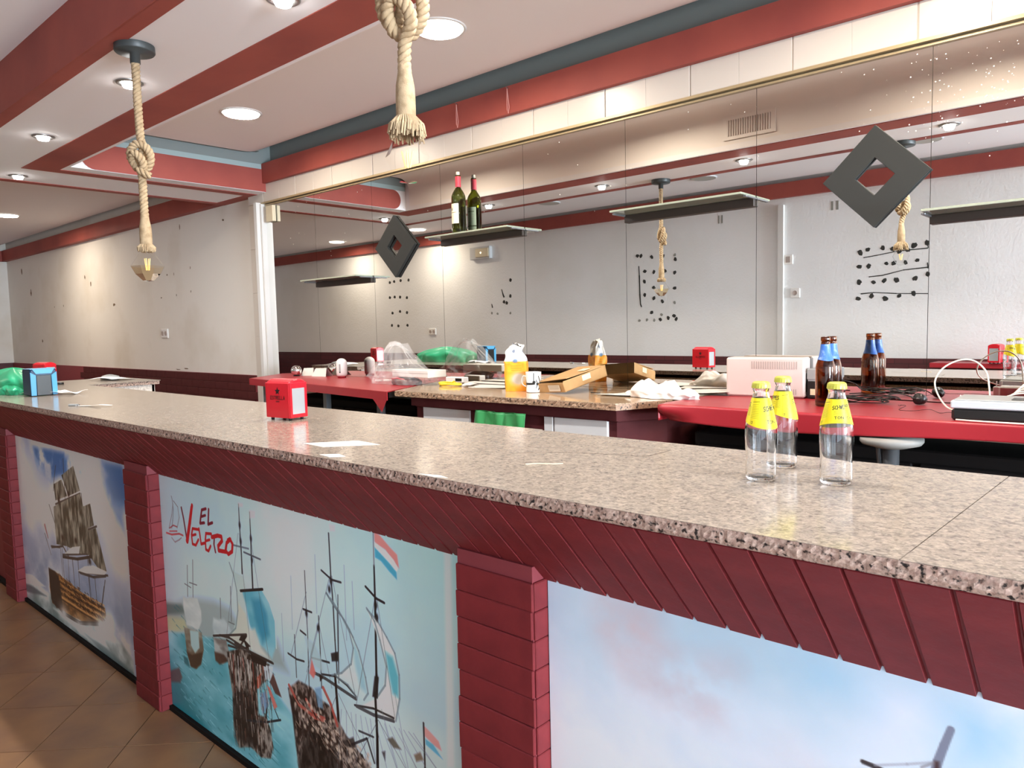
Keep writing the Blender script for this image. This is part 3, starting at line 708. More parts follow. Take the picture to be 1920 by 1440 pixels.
    # dark hull mass B with red boats
    c.poly([(-1.984, 0.354), (-1.921, 0.398), (-1.850, 0.397), (-1.811, 0.378), (-1.758, 0.371), (-1.686, 0.311), (-1.591, 0.270), (-1.525, 0.222), (-1.835, 0.059), (-1.944, 0.114), (-1.954, 0.179), (-1.966, 0.276)], (46, 36, 34), 1, 6, tx, (150, 134, 124))
    c.poly([(-1.890, 0.252), (-1.792, 0.272), (-1.717, 0.221), (-1.699, 0.118), (-1.893, 0.034), (-1.943, 0.132)], (30, 26, 26), .7, 20)
    for L in [[(-1.977, 0.365), (-1.927, 0.322), (-1.843, 0.310), (-1.799, 0.317)], [(-1.792, 0.416), (-1.757, 0.379), (-1.730, 0.326)], [(-1.885, 0.350), (-1.843, 0.318), (-1.793, 0.323)]]:
        c.line(L, .012, (176, 84, 74), .9)
    c.poly([(-1.846, 0.487), (-1.827, 0.449), (-1.840, 0.429), (-1.861, 0.439)], (206, 110, 100), .9, 4); c.poly([(-1.836, 0.401), (-1.803, 0.415), (-1.797, 0.350), (-1.824, 0.349)], (120, 156, 180), .8, 5)
    for k in range(90):
        t = c.rng.rand(); a = PXF(548 + t * 120 + c.rng.rand() * 30, 1305 + t * 110 + c.rng.rand() * 40)
        c.blob(a[0], a[1], .006, .006, (196, 178, 160), .8, 2)
    for k in range(16):
        a = PXF(640 + k * 9, 1330 + k * 3); b = PXF(632 + k * 12 + (k * 7 % 20), 1440)
        c.line([a, b], .003, (120, 128, 134), .5)
    for b, col in [([(-1.503, 0.369), (-1.481, 0.383), (-1.447, 0.362), (-1.478, 0.355)], (96, 88, 76)), ([(-1.397, 0.367), (-1.372, 0.384), (-1.360, 0.368), (-1.389, 0.352)], (124, 106, 86)), ([(-1.707, 0.287), (-1.655, 0.319), (-1.642, 0.296), (-1.688, 0.276)], (66, 58, 56)), ([(-1.528, 0.324), (-1.514, 0.332), (-1.516, 0.305)], (60, 54, 54))]:
        c.poly(b, col, .9, 5)
    c.line([(-1.675, 0.287), (-1.592, 0.338), (-1.563, 0.281)], .007, K, .8); c.line([(-1.627, 0.347), (-1.563, 0.353)], .006, K, .8)
    # more rigging, spars and crew specks
    for k in range(150):
        t_ = c.rng.rand(); a = PXF(436 + t_ * 70 + c.rng.rand() * 10, 1240 + c.rng.rand() * 160)
        c.line([a, (a[0] + .004, a[1] - .02 - .03 * c.rng.rand())], .0035, [(196, 186, 172), (24, 20, 20), (128, 84, 70), (92, 84, 78)][k % 4], .8, .002)
    for k in range(120):
        t_ = c.rng.rand(); a = PXF(552 + t_ * 130, 1300 + t_ * 110 + c.rng.rand() * 60)
        c.line([a, (a[0] + .03 * c.rng.rand(), a[1] - .012)], .004, [(24, 20, 20), (150, 128, 112), (84, 60, 52)][k % 3], .8, .002)
    for x0, y0, x1, y1 in ((446, 1000, 425, 1190), (448, 1000, 470, 1220), (470, 1010, 505, 1240), (618, 1080, 575, 1260), (622, 1080, 665, 1300), (703, 1120, 668, 1320), (706, 1120, 740, 1345), (574, 1110, 545, 1230), (598, 1170, 570, 1290), (598, 1170, 622, 1290), (632, 1300, 600, 1380), (634, 1300, 690, 1420), (709, 1350, 660, 1440), (709, 1350, 760, 1440)):
        c.line([PXF(x0, y0), PXF(x1, y1)], .002, (70, 72, 76), .6)
    for b in [[(-2.260, 0.448), (-2.225, 0.454), (-2.242, 0.428), (-2.277, 0.425)], [(-2.251, 0.440), (-2.201, 0.425), (-2.230, 0.410)], [(-1.810, 0.454), (-1.789, 0.448), (-1.807, 0.430)], [(-2.203, 0.401), (-2.103, 0.403), (-2.112, 0.383), (-2.199, 0.375)]]:
        c.poly(b, (34, 28, 28), .95, 2)
    for u_, v_ in ((449, 985), (451, 1015), (470, 1010), (472, 1050), (617, 1105), (620, 1090), (704, 1135), (706, 1158), (596, 1178), (574, 1150), (630, 1232), (706, 1272)):
        a = PXF(u_, v_); c.blob(a[0], a[1], .006, .010, (34, 32, 34), .9, 2)
    # white curled right edge
    c.poly([(-1.262, 0.925), (-1.237, 0.920), (-1.248, 0.391), (-1.274, 0.381)], (214, 212, 208), .6, 8)
    return c.a

# ---- print 3: pale sky with pink clouds and a mast tip (x -0.95..0.75)
def paint_sky():
    c = Canvas(-0.96, 0.80, 0.0, 0.94, 520)
    n = c.noise(.45, 6, 1.1); n2 = c.noise(.16, 6, 1.2)
    nm = np.clip(n2 * 2.8 - .75, 0, 1)
    c.fill((184, 202, 214), (226, 224, 230), np.clip(n * 3.2 - .9, 0, 1))
    for b, col, al in [([(-0.980, 0.895), (-0.902, 0.902), (-0.919, 0.774), (-0.976, 0.781)], (170, 200, 218), .6), ([(-0.446, 0.913), (-0.318, 0.912), (-0.317, 0.871), (-0.412, 0.857)], (166, 198, 218), .7), ([(-0.247, 0.910), (-0.133, 0.910), (-0.131, 0.836), (-0.205, 0.822), (-0.232, 0.875)], (152, 192, 214), .7),
                       ([(-0.811, 0.912), (-0.715, 0.924), (-0.671, 0.845), (-0.776, 0.794), (-0.825, 0.844)], (212, 180, 180), .9), ([(-0.716, 0.811), (-0.547, 0.852), (-0.567, 0.750), (-0.661, 0.737), (-0.740, 0.752)], (198, 168, 170), .95), ([(-0.682, 0.801), (-0.576, 0.833), (-0.587, 0.762), (-0.650, 0.761)], (198, 174, 178), .6),
                       ([(-0.518, 0.729), (-0.445, 0.756), (-0.411, 0.725), (-0.518, 0.682)], (216, 202, 204), .6), ([(-0.310, 0.881), (-0.246, 0.902), (-0.232, 0.844), (-0.302, 0.818)], (224, 222, 232), .7)]:
        c.poly(b, col, min(1, al * 1.25), 50, amod=nm)
    c.line([(-0.217, 0.859), (-0.225, 0.832), (-0.233, 0.803), (-0.237, 0.778)], .010, (132, 134, 148), 1, .013)
    c.line([(-0.333, 0.766), (-0.316, 0.765), (-0.286, 0.762)], .007, (70, 64, 66), 1)
    c.line([(-0.316, 0.767), (-0.272, 0.786), (-0.234, 0.804)], .004, (160, 158, 166), .6)
    c.line([(-0.253, 0.789), (-0.235, 0.803)], .004, (140, 134, 140), .7)
    c.poly([(-0.236, 0.805), (-0.231, 0.806), (-0.229, 0.773), (-0.237, 0.770)], (78, 56, 56), 1, 3)
    return c.a

# ------------------------------------------------------------------ room shell
YW, YM, YF = 2.80, 2.76, -0.68       # back wall, mirror face, front (opposite) wall
XL, XR = -11.1, 6.6
S = 'structure'

def tilted_floor_material():
    m = mat('floor_tile_far', rgb(150, 112, 76), 0.35)
    nt = m.node_tree; N = nt.nodes; L = nt.links
    tc = N.new('ShaderNodeTexCoord'); mp = N.new('ShaderNodeMapping')
    mp.inputs['Rotation'].default_value = (0, 0, PI / 4)
    br = N.new('ShaderNodeTexBrick'); br.offset = 0.0
    br.inputs['Scale'].default_value = 1.0
    br.inputs['Brick Width'].default_value = 0.3125; br.inputs['Row Height'].default_value = 0.3125
    br.inputs['Mortar Size'].default_value = 0.003
    br.inputs['Color1'].default_value = rgb(150, 112, 78); br.inputs['Color2'].default_value = rgb(140, 102, 70)
    br.inputs['Mortar'].default_value = rgb(84, 62, 46)
    L.new(tc.outputs['Object'], mp.inputs['Vector']); L.new(mp.outputs['Vector'], br.inputs['Vector'])
    L.new(br.outputs['Color'], N['Principled BSDF'].inputs['Base Color'])
    return m
M['floor_far'] = tilted_floor_material()
M['tile'] = mat('floor_tile', rgb(156, 116, 80), 0.32, bump=(9, 0.08, 0.01), vary=(4.5, rgb(132, 98, 74), 0.38, 0.66))
M['tile_joint'] = mat('floor_joint', rgb(74, 54, 42), 0.8)

floor = ob('floor', MB().box(XL, XR, YF, YW, -0.06, -0.003), M['tile_joint'], kind=S)
ob('floor_field', MB().box(XL, -6.02, YF, YW, -0.02, 0.0).box(-1.40, XR, YF, YW, -0.02, 0.0).box(-6.02, -1.40, 1.25, YW, -0.02, 0.0), M['floor_far'], floor)
# individually laid tiles in front of the bar, turned 45 degrees
P45 = 0.4425
h = P45 / 2 - 0.0025
tile_me = MB().prism([(h, 0), (0, h), (-h, 0), (0, -h)], -0.02, 0.0)
tile_me = tile_me.mesh('floor_tile', M['tile']); flip_fix(tile_me)
for i in range(-14, 10):
    for j in range(-14, 14):
        cs = -2.658 + P45 * (i + 0.5); cd = 4.515 + P45 * (j + 0.5)      # x+y and y-x
        x = (cs - cd) / 2; y = (cs + cd) / 2
        if -5.95 < x < -1.45 and YF - 0.02 < y < 1.2:
            inst('floor_tile', tile_me, floor, (x, y, random.uniform(-0.0006, 0.0003)))

# ceiling: main field, dropped soffit, coffer over the bar
ceiling = ob('ceiling', MB().box(XL, XR, YF + 0.07, 0.975, 2.60, 2.66).box(XL, -5.36, 0.975, YW - 0.09, 2.60, 2.66), M['ceil'], kind=S)
ob('ceiling_slab', MB().box(XL - .1, XR, YF - .1, YW + .1, 2.76, 2.86), M['slot_shade'], ceiling)
sof = MB()
sof.prism([(-5.36, 0.975), (XR, 0.975), (XR, 1.53), (-4.70, 1.53), (-4.70, YW), (-5.36, YW)], 2.40, 2.75)
trim = ob('trim_1', sof, M['ceil'], kind=S)
bands = MB()
bands.box(-5.36, XR, 0.975, 1.03, 2.397, 2.4005)              # strip under the front edge
bands.box(-5.36, XR, 0.969, 0.976, 2.397, 2.602)              # upright face towards the room
bands.box(-5.366, -5.36, 0.969, YW - .02, 2.397, 2.602)
bands.box(-5.36, -5.295, 0.975, YW - .02, 2.397, 2.4005)
bands.box(-4.90, XR, 1.34, 1.508, 2.397, 2.4005)              # band along the coffer
bands.box(-4.90, -4.81, 1.508, YW - .02, 2.397, 2.4005)
bands.box(-5.295, -4.90, YW - .11, YW - .02, 2.397, 2.4005)
ob('red_band', bands, M['red'], trim)
# upright red fascia at the coffer's left end, rounded at its free end
fp = [(1.58, 2.425), (2.77, 2.425), (2.77, 2.572), (1.66, 2.572)]
fp = [(2.79, 2.402), (2.79, 2.552), (1.60, 2.552)] + [(1.60 - 0.0 + 0.0, 2.552)]
arc = [(1.66 - 0.075 * math.sin(a), 2.477 + 0.075 * math.cos(a)) for a in [k * PI / 12 for k in range(0, 13)]]
prof = [(2.79, 2.402), (2.79, 2.552)] + arc
mb = MB(); n = len(prof)
mb.add([(-4.695, y, z) for y, z in prof] + [(-4.71, y, z) for y, z in prof],
       [tuple(range(n)), tuple(range(2 * n - 1, n - 1, -1))] + [(i, (i + 1) % n, n + (i + 1) % n, n + i) for i in range(n)])
ob('red_fascia', mb, M['red'], trim)
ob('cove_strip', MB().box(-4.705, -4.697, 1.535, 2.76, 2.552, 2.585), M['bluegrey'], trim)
ob('cove_back', MB().box(-4.705, -4.696, 1.535, 2.79, 2.585, 2.755).box(-4.696, 1.0, 2.785, 2.80, 2.588, 2.755), M['slot_shade'], trim)  # shade of the cove slots put into dark grey faces
# coffer ceiling: coved down at the soffit, rolled up into a dark slot at the mirror wall
prof = [(1.53, 2.43)] + [(1.535 + 0.10 * (1 - math.cos(a)), 2.555 + 0.085 * math.sin(a)) for a in [k * PI / 16 for k in range(9)]]
prof += [(2.2, 2.64), (2.55, 2.642)] + [(2.55 + 0.17 * math.sin(a), 2.642 + 0.075 * (1 - math.cos(a))) for a in [k * PI / 16 for k in range(1, 9)]]
mb = MB(); vs = []; fs = []
for k, (y, z) in enumerate(prof): vs += [(-4.65, y, z), (XR, y, z)]
for k in range(len(prof) - 1): fs.append((2 * k, 2 * k + 1, 2 * k + 3, 2 * k + 2))
mb.add(vs, fs)
ob('coffer_light_stop', MB().box(1.0, 1.06, 1.54, 2.80, 2.22, 2.72), M['ceil'], trim)  # unseen end board, added and hung low to keep daylight off the coffer
ob('coffer_panel', mb, M['ceil_warm'], trim, smooth=True)
ob('coffer_edge', MB().box(-4.695, -4.65, 1.60, 2.68, 2.66, 2.70), M['slot_shade'], trim)

# back wall with mirror recess
wb = MB(); wb.box(XL, XR, YW, YW + .1, 0, 2.86)
wall_back = ob('wall_back', wb, M['wall_b'], kind=S)
wall_left = ob('wall_left', MB().box(XL - .1, XL, YF - .1, YW + .1, 0, 2.86), M['wall_b'], kind=S)
wall_front = ob('wall_front', MB().box(XL - .1, 0.3, YF - .1, YF, 0, 2.86).box(0.3, 2.4, YF - .1, YF, 2.36, 2.86).box(0.3, 2.4, YF - .1, YF, 0, 0.32).box(2.4, XR, YF - .1, YF, 0, 2.86), M['wall'], kind=S)  # opening right of the camera is added for the side fill light
wf = MB()
for x in (0.3, 1.33, 2.35): wf.box(x, x + .05, YF - .06, YF - .01, 0.32, 2.36)
wf.box(0.3, 2.4, YF - .06, YF - .01, 0.32, 0.38).box(0.3, 2.4, YF - .06, YF - .01, 2.31, 2.36)
ob('added_window', wf, M['darksteel'], kind=S)  # made-up frame around the fill light's opening, out of view
wr = MB()
wr.box(XR, XR + .1, YF, -0.60, 0, 2.86).box(XR, XR + .1, 1.60, YW, 0, 2.86).box(XR, XR + .1, -0.60, 1.60, 2.30, 2.86).box(XR, XR + .1, -0.60, 1.60, 0, 0.20)
wall_right = ob('wall_right', wr, M['wall'], kind=S)
wf = MB()
for y in (-0.60, 0.49, 1.56): wf.box(XR - .01, XR + .06, y, y + .04, 0.20, 2.30)
wf.box(XR - .01, XR + .06, -0.60, 1.60, 0.20, 0.25).box(XR - .01, XR + .06, -0.60, 1.60, 2.26, 2.30)
ob('window_1', wf, M['darksteel'], kind=S)
# red crowns with a dark gap above them
cr = MB()
cr.box(-4.72, XR, 2.715, 2.76, 2.458, 2.588)
ob('trim_2', cr, M['red'], kind=S)
ob('trim_3', MB().box(XL, -5.36, 2.74, YW, 2.405, 2.535), M['red'], kind=S)
ob('trim_4', MB().box(XL, XR, YF, YF + .05, 2.455, 2.575), M['red'], kind=S)
ob('trim_5', MB().box(XL, XL + .05, YF, YW, 2.405, 2.535), M['red'], kind=S)
# wall surround of the mirror: white glazed tiles
sur = ob('trim_6', MB().box(-4.94, XR, 2.745, YW, 2.335, 2.458).box(-4.94, -4.80, 2.745, YW, 0.3, 2.335).box(-4.94, -4.785, 2.745, YW, 2.458, 2.47), M['grout'], kind=S)
tm = MB().bbox(-.1002, .1002, -.0030, .004, -.0606, .0606, .0007).mesh('wall_tile', M['white_tile']); flip_fix(tm)
x = -4.84
k = 0
while x < 0.6:
    inst('wall_tile', tm, sur, (x, 2.744, 2.397), (0, random.uniform(-.002, .002), 0))
    x += 0.201 if k % 2 else 0.207
    k += 1
tv = MB().bbox(-.0676, .0676, -.0030, .004, -.1532, .1532, .0007).mesh('wall_tile', M['white_tile']); flip_fix(tv)
for k in range(5):
    inst('wall_tile', tv, sur, (-4.87, 2.744, 2.18 - .308 * k))
fr = MB().box(-4.80, -4.765, 2.70, 2.765, 0.9, 2.335).box(-4.755, -4.742, 2.725, 2.765, 0.9, 2.325)
ob('trim_7', fr, M['white_frame'], kind=S)
ob('trim_8', MB().box(-4.80, XR, 2.735, 2.765, 2.326, 2.337).box(-4.75, XR, 2.75, 2.765, 2.314, 2.322), M['gold'], kind=S)

# dark brick wainscots
wains = ob('baseboard_back', MB().box(XL, -4.94, 2.782, YW, 0, 1.125), M['maroon_dk'], kind=S)
bm_ = MB().bbox(-.0992, .0992, -.006, .004, -.0296, .0296, .002).mesh('brick', M['maroon_wall']); flip_fix(bm_)
for r in range(7):
    z = 1.094 - .0605 * r
    x = -5.04 - (0.1 if r % 2 else 0)
    while x > -8.6:
        inst('brick', bm_, wains, (x, 2.780, z), (0, 0, random.uniform(-.01, .01))); x -= .2005
def course_mat():
    m = mat('dark_brick_courses', rgb(82, 34, 38), 0.5)
    nt = m.node_tree; N = nt.nodes; L = nt.links
    tc = N.new('ShaderNodeTexCoord'); mp = N.new('ShaderNodeMapping'); mp.inputs['Rotation'].default_value = (PI / 2, 0, 0)
    br = N.new('ShaderNodeTexBrick'); br.inputs['Scale'].default_value = 1.0
    br.inputs['Brick Width'].default_value = .2; br.inputs['Row Height'].default_value = .0605; br.inputs['Mortar Size'].default_value = .003
    br.inputs['Color1'].default_value = rgb(90, 38, 42); br.inputs['Color2'].default_value = rgb(76, 32, 36); br.inputs['Mortar'].default_value = rgb(58, 26, 28)
    bp = N.new('ShaderNodeBump'); bp.inputs['Strength'].default_value = .4; bp.invert = True
    L.new(tc.outputs['Object'], mp.inputs['Vector']); L.new(mp.outputs['Vector'], br.inputs['Vector'])
    L.new(br.outputs['Color'], N['Principled BSDF'].inputs['Base Color']); L.new(br.outputs['Fac'], bp.inputs['Height']); L.new(bp.outputs['Normal'], N['Principled BSDF'].inputs['Normal'])
    return m
M['courses'] = course_mat()
ob('baseboard_front', MB().box(XL, 0.28, YF, YF + .02, 0, 1.13).box(0.28, XR, YF, YF + .02, 0, .3), M['courses'], kind=S)
ob('baseboard_left', MB().box(XL, XL + .02, YF, YW, 0, 1.125), M['courses'], kind=S)

# paint damage, glue spots and sockets on the walls
def splat(rx, rz, seed):
    R = random.Random(seed); n = 12
    pts = [(rx * math.cos(2 * PI * i / n) * R.uniform(.75, 1.1), rz * math.sin(2 * PI * i / n) * R.uniform(.75, 1.1)) for i in range(n)]
    mb = MB()
    mb.add([(p[0], 0, p[1]) for p in pts] + [(p[0] * .8, -.002, p[1] * .8) for p in pts], [tuple(range(n, 2 * n))] + [(i, (i + 1) % n, n + (i + 1) % n, n + i) for i in range(n)])
    me = mb.mesh('glue_spot', M['stain']); flip_fix(me); return me
sp = [splat(.017, .022, s) for s in (1, 2, 3, 4)]
spl = []
for me in sp[:2]:
    q = me.copy(); q.materials[0] = M['stain_lt']; spl.append(q)
FZ = YF + .0005
def spot(x, z, s=1.0, light=False, sx=1.0, i=[0]):
    i[0] += 1
    inst('glue_spot', (spl if light else sp)[i[0] % (2 if light else 4)], wall_front, (x, FZ, z), (0, i[0] * 1.3 if sx == 1 else 0, PI), scale=(s * sx, 1, s))
for x, z in [(-3.90, 2.093), (-3.86, 2.089), (-3.742, 2.07), (-3.621, 2.07), (-3.491, 2.03), (-3.82, 1.939), (-3.72, 1.927), (-3.60, 1.93), (-3.498, 1.908), (-3.826, 1.843), (-3.499, 1.764), (-3.822, 1.715), (-3.722, 1.78), (-3.722, 1.68), (-3.63, 1.646), (-3.747, 1.544), (-3.568, 1.488), (-3.506, 1.507), (-3.484, 1.476), (-3.654, 1.475)]: spot(x, z, 1.0)
for x, z in [(-3.495, 2.07), (-3.5, 1.63), (-3.885, 1.47), (-3.72, 1.47), (-3.64, 1.52), (-3.80, 1.475)]: spot(x, z, .8, True)
for x, z in [(-1.864, 1.955), (-1.809, 1.975), (-1.701, 1.978), (-1.629, 1.963), (-1.581, 1.947), (-1.526, 1.95), (-1.483, 1.978), (-1.397, 1.99), (-1.87, 1.847), (-1.8, 1.846), (-1.673, 1.858), (-1.62, 1.858), (-1.539, 1.856), (-1.459, 1.866),
             (-1.869, 1.726), (-1.763, 1.72), (-1.686, 1.728), (-1.6, 1.727), (-1.471, 1.732), (-1.386, 1.758), (-1.875, 1.597), (-1.777, 1.614), (-1.677, 1.589), (-1.579, 1.605), (-1.48, 1.62)]: spot(x, z, random.uniform(.8, 1.25))
for x, z in [(-7.673, 2.05), (-7.585, 2.058), (-7.455, 2.064), (-7.297, 2.061), (-7.683, 1.855), (-7.585, 1.858), (-7.477, 1.853), (-7.34, 1.84), (-7.64, 1.652), (-7.487, 1.668), (-7.35, 1.651), (-7.66, 1.492), (-7.53, 1.483), (-7.348, 1.487)]: spot(x, z, .95, sx=1.5)
for x, z in [(-5.556, 1.959), (-5.562, 1.782), (-5.62, 1.707), (-5.66, 1.72)]: spot(x, z, 1.0, sx=1.2)
for x, z in [(-5.853, 1.60), (-5.764, 1.591), (-5.568, 1.592)]: spot(x, z, .8, True)
# torn streaks
stk = MB()
for P, w in [([(-3.885, 1.99), (-3.880, 1.90), (-3.878, 1.82), (-3.876, 1.72), (-3.870, 1.63), (-3.858, 1.60)], .016),
             ([(-1.836, 1.915), (-1.74, 1.925), (-1.60, 1.945), (-1.389, 1.95)], .008), ([(-1.795, 1.763), (-1.70, 1.768), (-1.55, 1.80), (-1.387, 1.809)], .008),
             ([(-1.852, 1.634), (-1.76, 1.64), (-1.60, 1.625), (-1.383, 1.614)], .010), ([(-5.69, 1.86), (-5.67, 1.80), (-5.655, 1.77)], .02), ([(-5.85, 1.70), (-5.84, 1.66)], .02), ([(-1.392, 1.99), (-1.387, 1.95)], .010), ([(-1.39, 1.84), (-1.385, 1.80)], .008)]:
    for a, b in zip(P[:-1], P[1:]):
        d = Vector((b[0] - a[0], 0, b[1] - a[1])); nn = Vector((-d.z, 0, d.x)).normalized()
        w1 = w * random.uniform(.5, 1.1); w2 = w * random.uniform(.5, 1.1)
        A = Vector((a[0], YF + .002, a[1])); B = Vector((b[0], YF + .002, b[1]))
        stk.add([A - nn * w1 / 2, A + nn * w1 / 2, B + nn * w2 / 2, B - nn * w2 / 2], [(0, 1, 2, 3)])
        stk.add([(a[0] - w1 / 2, YF + .0005, a[1] - .004), (a[0] + w1 / 2, YF + .0005, a[1] - .004), (a[0] + w1 / 2, YF + .0035, a[1] + .004), (a[0] - w1 / 2, YF + .0035, a[1] + .004)], [(0, 1, 2, 3)])
ob('glue_streak', stk, M['stain'], wall_front)
# conduit and small boxes on the opposite wall
cd = MB().box(-2.51, -2.465, YF, YF + .03, 1.13, 2.40)
ob('conduit', cd, M['white_frame'], wall_front)
chips = MB()
for x, z, a, b in [(-10.2, 1.98, .06, .10), (-9.9, 1.40, .05, .05), (-6.02, 1.98, .02, .03), (-6.03, 1.79, .02, .03), (-7.67, 1.74, .07, .04), (-8.4, 2.05, .04, .05), (-8.25, 1.97, .03, .06), (-6.46, 1.95, .03, .02), (-6.6, 1.76, .03, .02), (-6.33, 1.95, .015, .03), (-6.3, 1.77, .015, .03), (-9.4, 1.78, .02, .03), (-9.1, 1.78, .02, .03), (-5.43, 2.30, .03, .02), (-10.5, 2.25, .05, .10), (-6.17, 2.32, .02, .06), (-6.2, 1.15, .09, .015), (-6.35, 1.14, .10, .010)]:
    R = random.Random(x); n = 9
    pts = [(x + a / 2 * math.cos(2 * PI * i / n) * R.uniform(.4, 1.1), YW - .0015, z + b / 2 * math.sin(2 * PI * i / n) * R.uniform(.4, 1.1)) for i in range(n)]
    chips.add(pts + [(x, YW - .0005, z)], [(i, (i + 1) % n, n) for i in range(n)])
ob('paint_chip', chips, M['chip'], wall_back)

def socket(name, label, cat, loc, rz, double=False, sw=False):
    t = thing(name, label, cat, loc, rz)
    w = .13 if double else .08
    ob('cover_plate', MB().bbox(-w / 2, w / 2, -.012, 0, -.04, .04, .004), M['wplastic'], t)
    mb = MB()
    for cx in ((-.032, .032) if double else (0,)):
        if sw: mb.bbox(cx - .02, cx + .02, -.016, -.012, -.025, .025, .002)
        else: mb.lathe([(.021, 0), (.019, .004), (.008, .002)], 14, M=Matrix.Translation((cx, -.012, 0)) @ Matrix.Rotation(PI / 2, 4, 'X'))
    ob('insert', mb, M['slot'], t)
    return t
socket('wall_socket', 'white double wall socket low on the left wall under the rope lamp', 'socket', (-6.56, YW, 1.45), 0, True)
socket('wall_socket', 'white double wall socket on the opposite wall, mirrored left of the sugar bag', 'socket', (-6.87, YF, 1.40), PI, True)
socket('wall_socket', 'white round-centre wall socket on the opposite wall right of the conduit, seen in the mirror', 'socket', (-2.37, YF, 1.665), PI)
socket('wall_switch', 'small white thermostat switch box beside the conduit, seen in the mirror', 'switch', (-2.43, YF, 1.945), PI, sw=True)
# two torn paper marks high on the opposite wall
for nm, x in (('left', -3.04), ('right', -2.05)):
    pass
mk = MB()
for x in (-3.06, -3.03): mk.box(x, x + .012, YF, YF + .002, 2.31, 2.38)
for x in (-2.09, -2.05): mk.box(x, x + .018, YF, YF + .002, 2.31, 2.38)
ob('faded_mark', mk, M['stain_lt'], wall_front)

# ------------------------------------------------------------------ front bar
bar = thing('bar_counter', 'long maroon tiled bar counter with brick pillars running across the picture', 'counter', (-2.0, 1.3, 0))
bx, by = -2.0, 1.3
def bl(x, y, z=0): return (x - bx, y - by, z)
core = MB()
core.box(-5.30 - bx, 1.70 - bx, 1.165 - by, 1.46 - by, 0, 1.10)
core.box(-5.30 - bx, -4.83 - bx, 1.40 - by, 1.95 - by, 0, 1.10)
ob('body', core, M['maroon_dk'], bar)
ob('toe_strip', MB().box(-5.3 - bx, 1.7 - bx, 1.140 - by, 1.166 - by, 0, 0.018), M['dark'], bar)
# white stone facing on the return and granite facing on the working side
ob('return_facing', MB().box(-4.832 - bx, -4.815 - bx, 1.46 - by, 1.965 - by, 0, 1.128).box(-5.3 - bx, -4.815 - bx, 1.95 - by, 1.968 - by, 0, 1.128), granite('pale_stone', rgb(214, 204, 192), rgb(170, 158, 146), rgb(226, 218, 208), 120, .3, .4), bar)
ob('inner_facing', MB().box(-4.81 - bx, 1.70 - bx, 1.46 - by, 1.50 - by, 0.55, 1.105), M['granite2'], bar)
# sloping tiled fascia
A = Vector((0, 1.168, 0.905)); B = Vector((0, 0.962, 1.128))
dv = (B - A); LN = dv.length; ang = math.atan2(dv.z, dv.y)
fas = MB()
fas.add([(-5.42 - bx, A.y - .011 - by, A.z + .014), (1.70 - bx, A.y - .011 - by, A.z + .014), (1.70 - bx, B.y + .001 - by, B.z), (-5.42 - bx, B.y + .001 - by, B.z),
         (-5.42 - bx, 1.19 - by, A.z + .014), (1.70 - bx, 1.19 - by, A.z + .014), (1.70 - bx, 1.19 - by, B.z), (-5.42 - bx, 1.19 - by, B.z)],
        [(0, 1, 2, 3), (0, 3, 7, 4), (1, 5, 6, 2), (4, 5, 1, 0), (3, 2, 6, 7), (4, 7, 6, 5)])
fascia = ob('fascia', fas, M['maroon_dk'], bar)
TW = 0.0615
def fascia_tile_mesh(seed):
    R = random.Random(seed)
    mb = MB(); L2 = LN - 0.003; w = TW - .0012
    # outline: narrow lip at the lower end, slightly wavy long edges
    ys = [0, .006, L2 * .33, L2 * .66, L2]
    wl = [w / 2 - .007, w / 2 - .001, w / 2 + R.uniform(-.001, .0008), w / 2 + R.uniform(-.001, .0008), w / 2]
    top = []; base = []
    for y, q in zip(ys, wl):
        hgt = .0046 + R.uniform(-.0005, .0005)
        base += [(-q, y, -.002), (q, y, -.002)]
        top += [(-q + .0028, y + (.003 if y == 0 else 0), hgt), (q - .0028, y + (.003 if y == 0 else 0), hgt)]
    vs = base + top; m = len(base); fs = []
    for k in range(4):
        a = 2 * k
        fs += [(m + a, m + a + 1, m + a + 3, m + a + 2), (a, m + a, m + a + 2, a + 2), (a + 1, a + 3, m + a + 3, m + a + 1)]
    fs += [(0, 1, m + 1, m), (8, m + 8, m + 9, 9)]
    mb.add(vs, fs)
    me = mb.mesh('fascia_tile', M['maroon']); flip_fix(me); return me
ft = [fascia_tile_mesh(s) for s in range(5)]
x = -5.38; k = 0
while x < 1.68:
    o = inst('fascia_tile', ft[random.randrange(5)], fascia, (x - bx, A.y - by, A.z), (ang, 0, random.uniform(-.004, .004)))
    x += TW
# pillars faced with the same tiles laid flat
def brick_mesh(w, seed):
    R = random.Random(seed)
    mb = MB().bbox(-w / 2, w / 2, -.007 + R.uniform(-.001, .0006), .0, -.0300, .0300, .0022)
    me = mb.mesh('brick', M['maroon']); flip_fix(me); return me
for px0, px1 in ((-4.86, -4.655), (-3.055, -2.835), (-1.178, -0.952), (0.72, 0.94)):
    pil = ob('pillar', MB().box(px0 + .004 - bx, px1 - .004 - bx, 1.112 - by, 1.20 - by, 0, .952), M['maroon_dk'], bar)
    ws = [brick_mesh(px1 - px0 - .003, s) for s in (1, 2, 3)]
    sd = []
    for s in (4, 5):
        me = MB().bbox(-.003, .008, -.021, .021, -.0300, .0300, .002).mesh('brick', M['maroon']); flip_fix(me); sd.append(me)
    for r in range(15):
        z = .0325 + r * .0612
        inst('brick', ws[r % 3], pil, ((px0 + px1) / 2 - bx + random.uniform(-.002, .002), 1.113 - by, z), (0, random.uniform(-.006, .006), random.uniform(-.006, .006)))
        inst('brick', sd[r % 2], pil, (px1 - .006 - bx, 1.134 - by, z), (0, 0, 0))
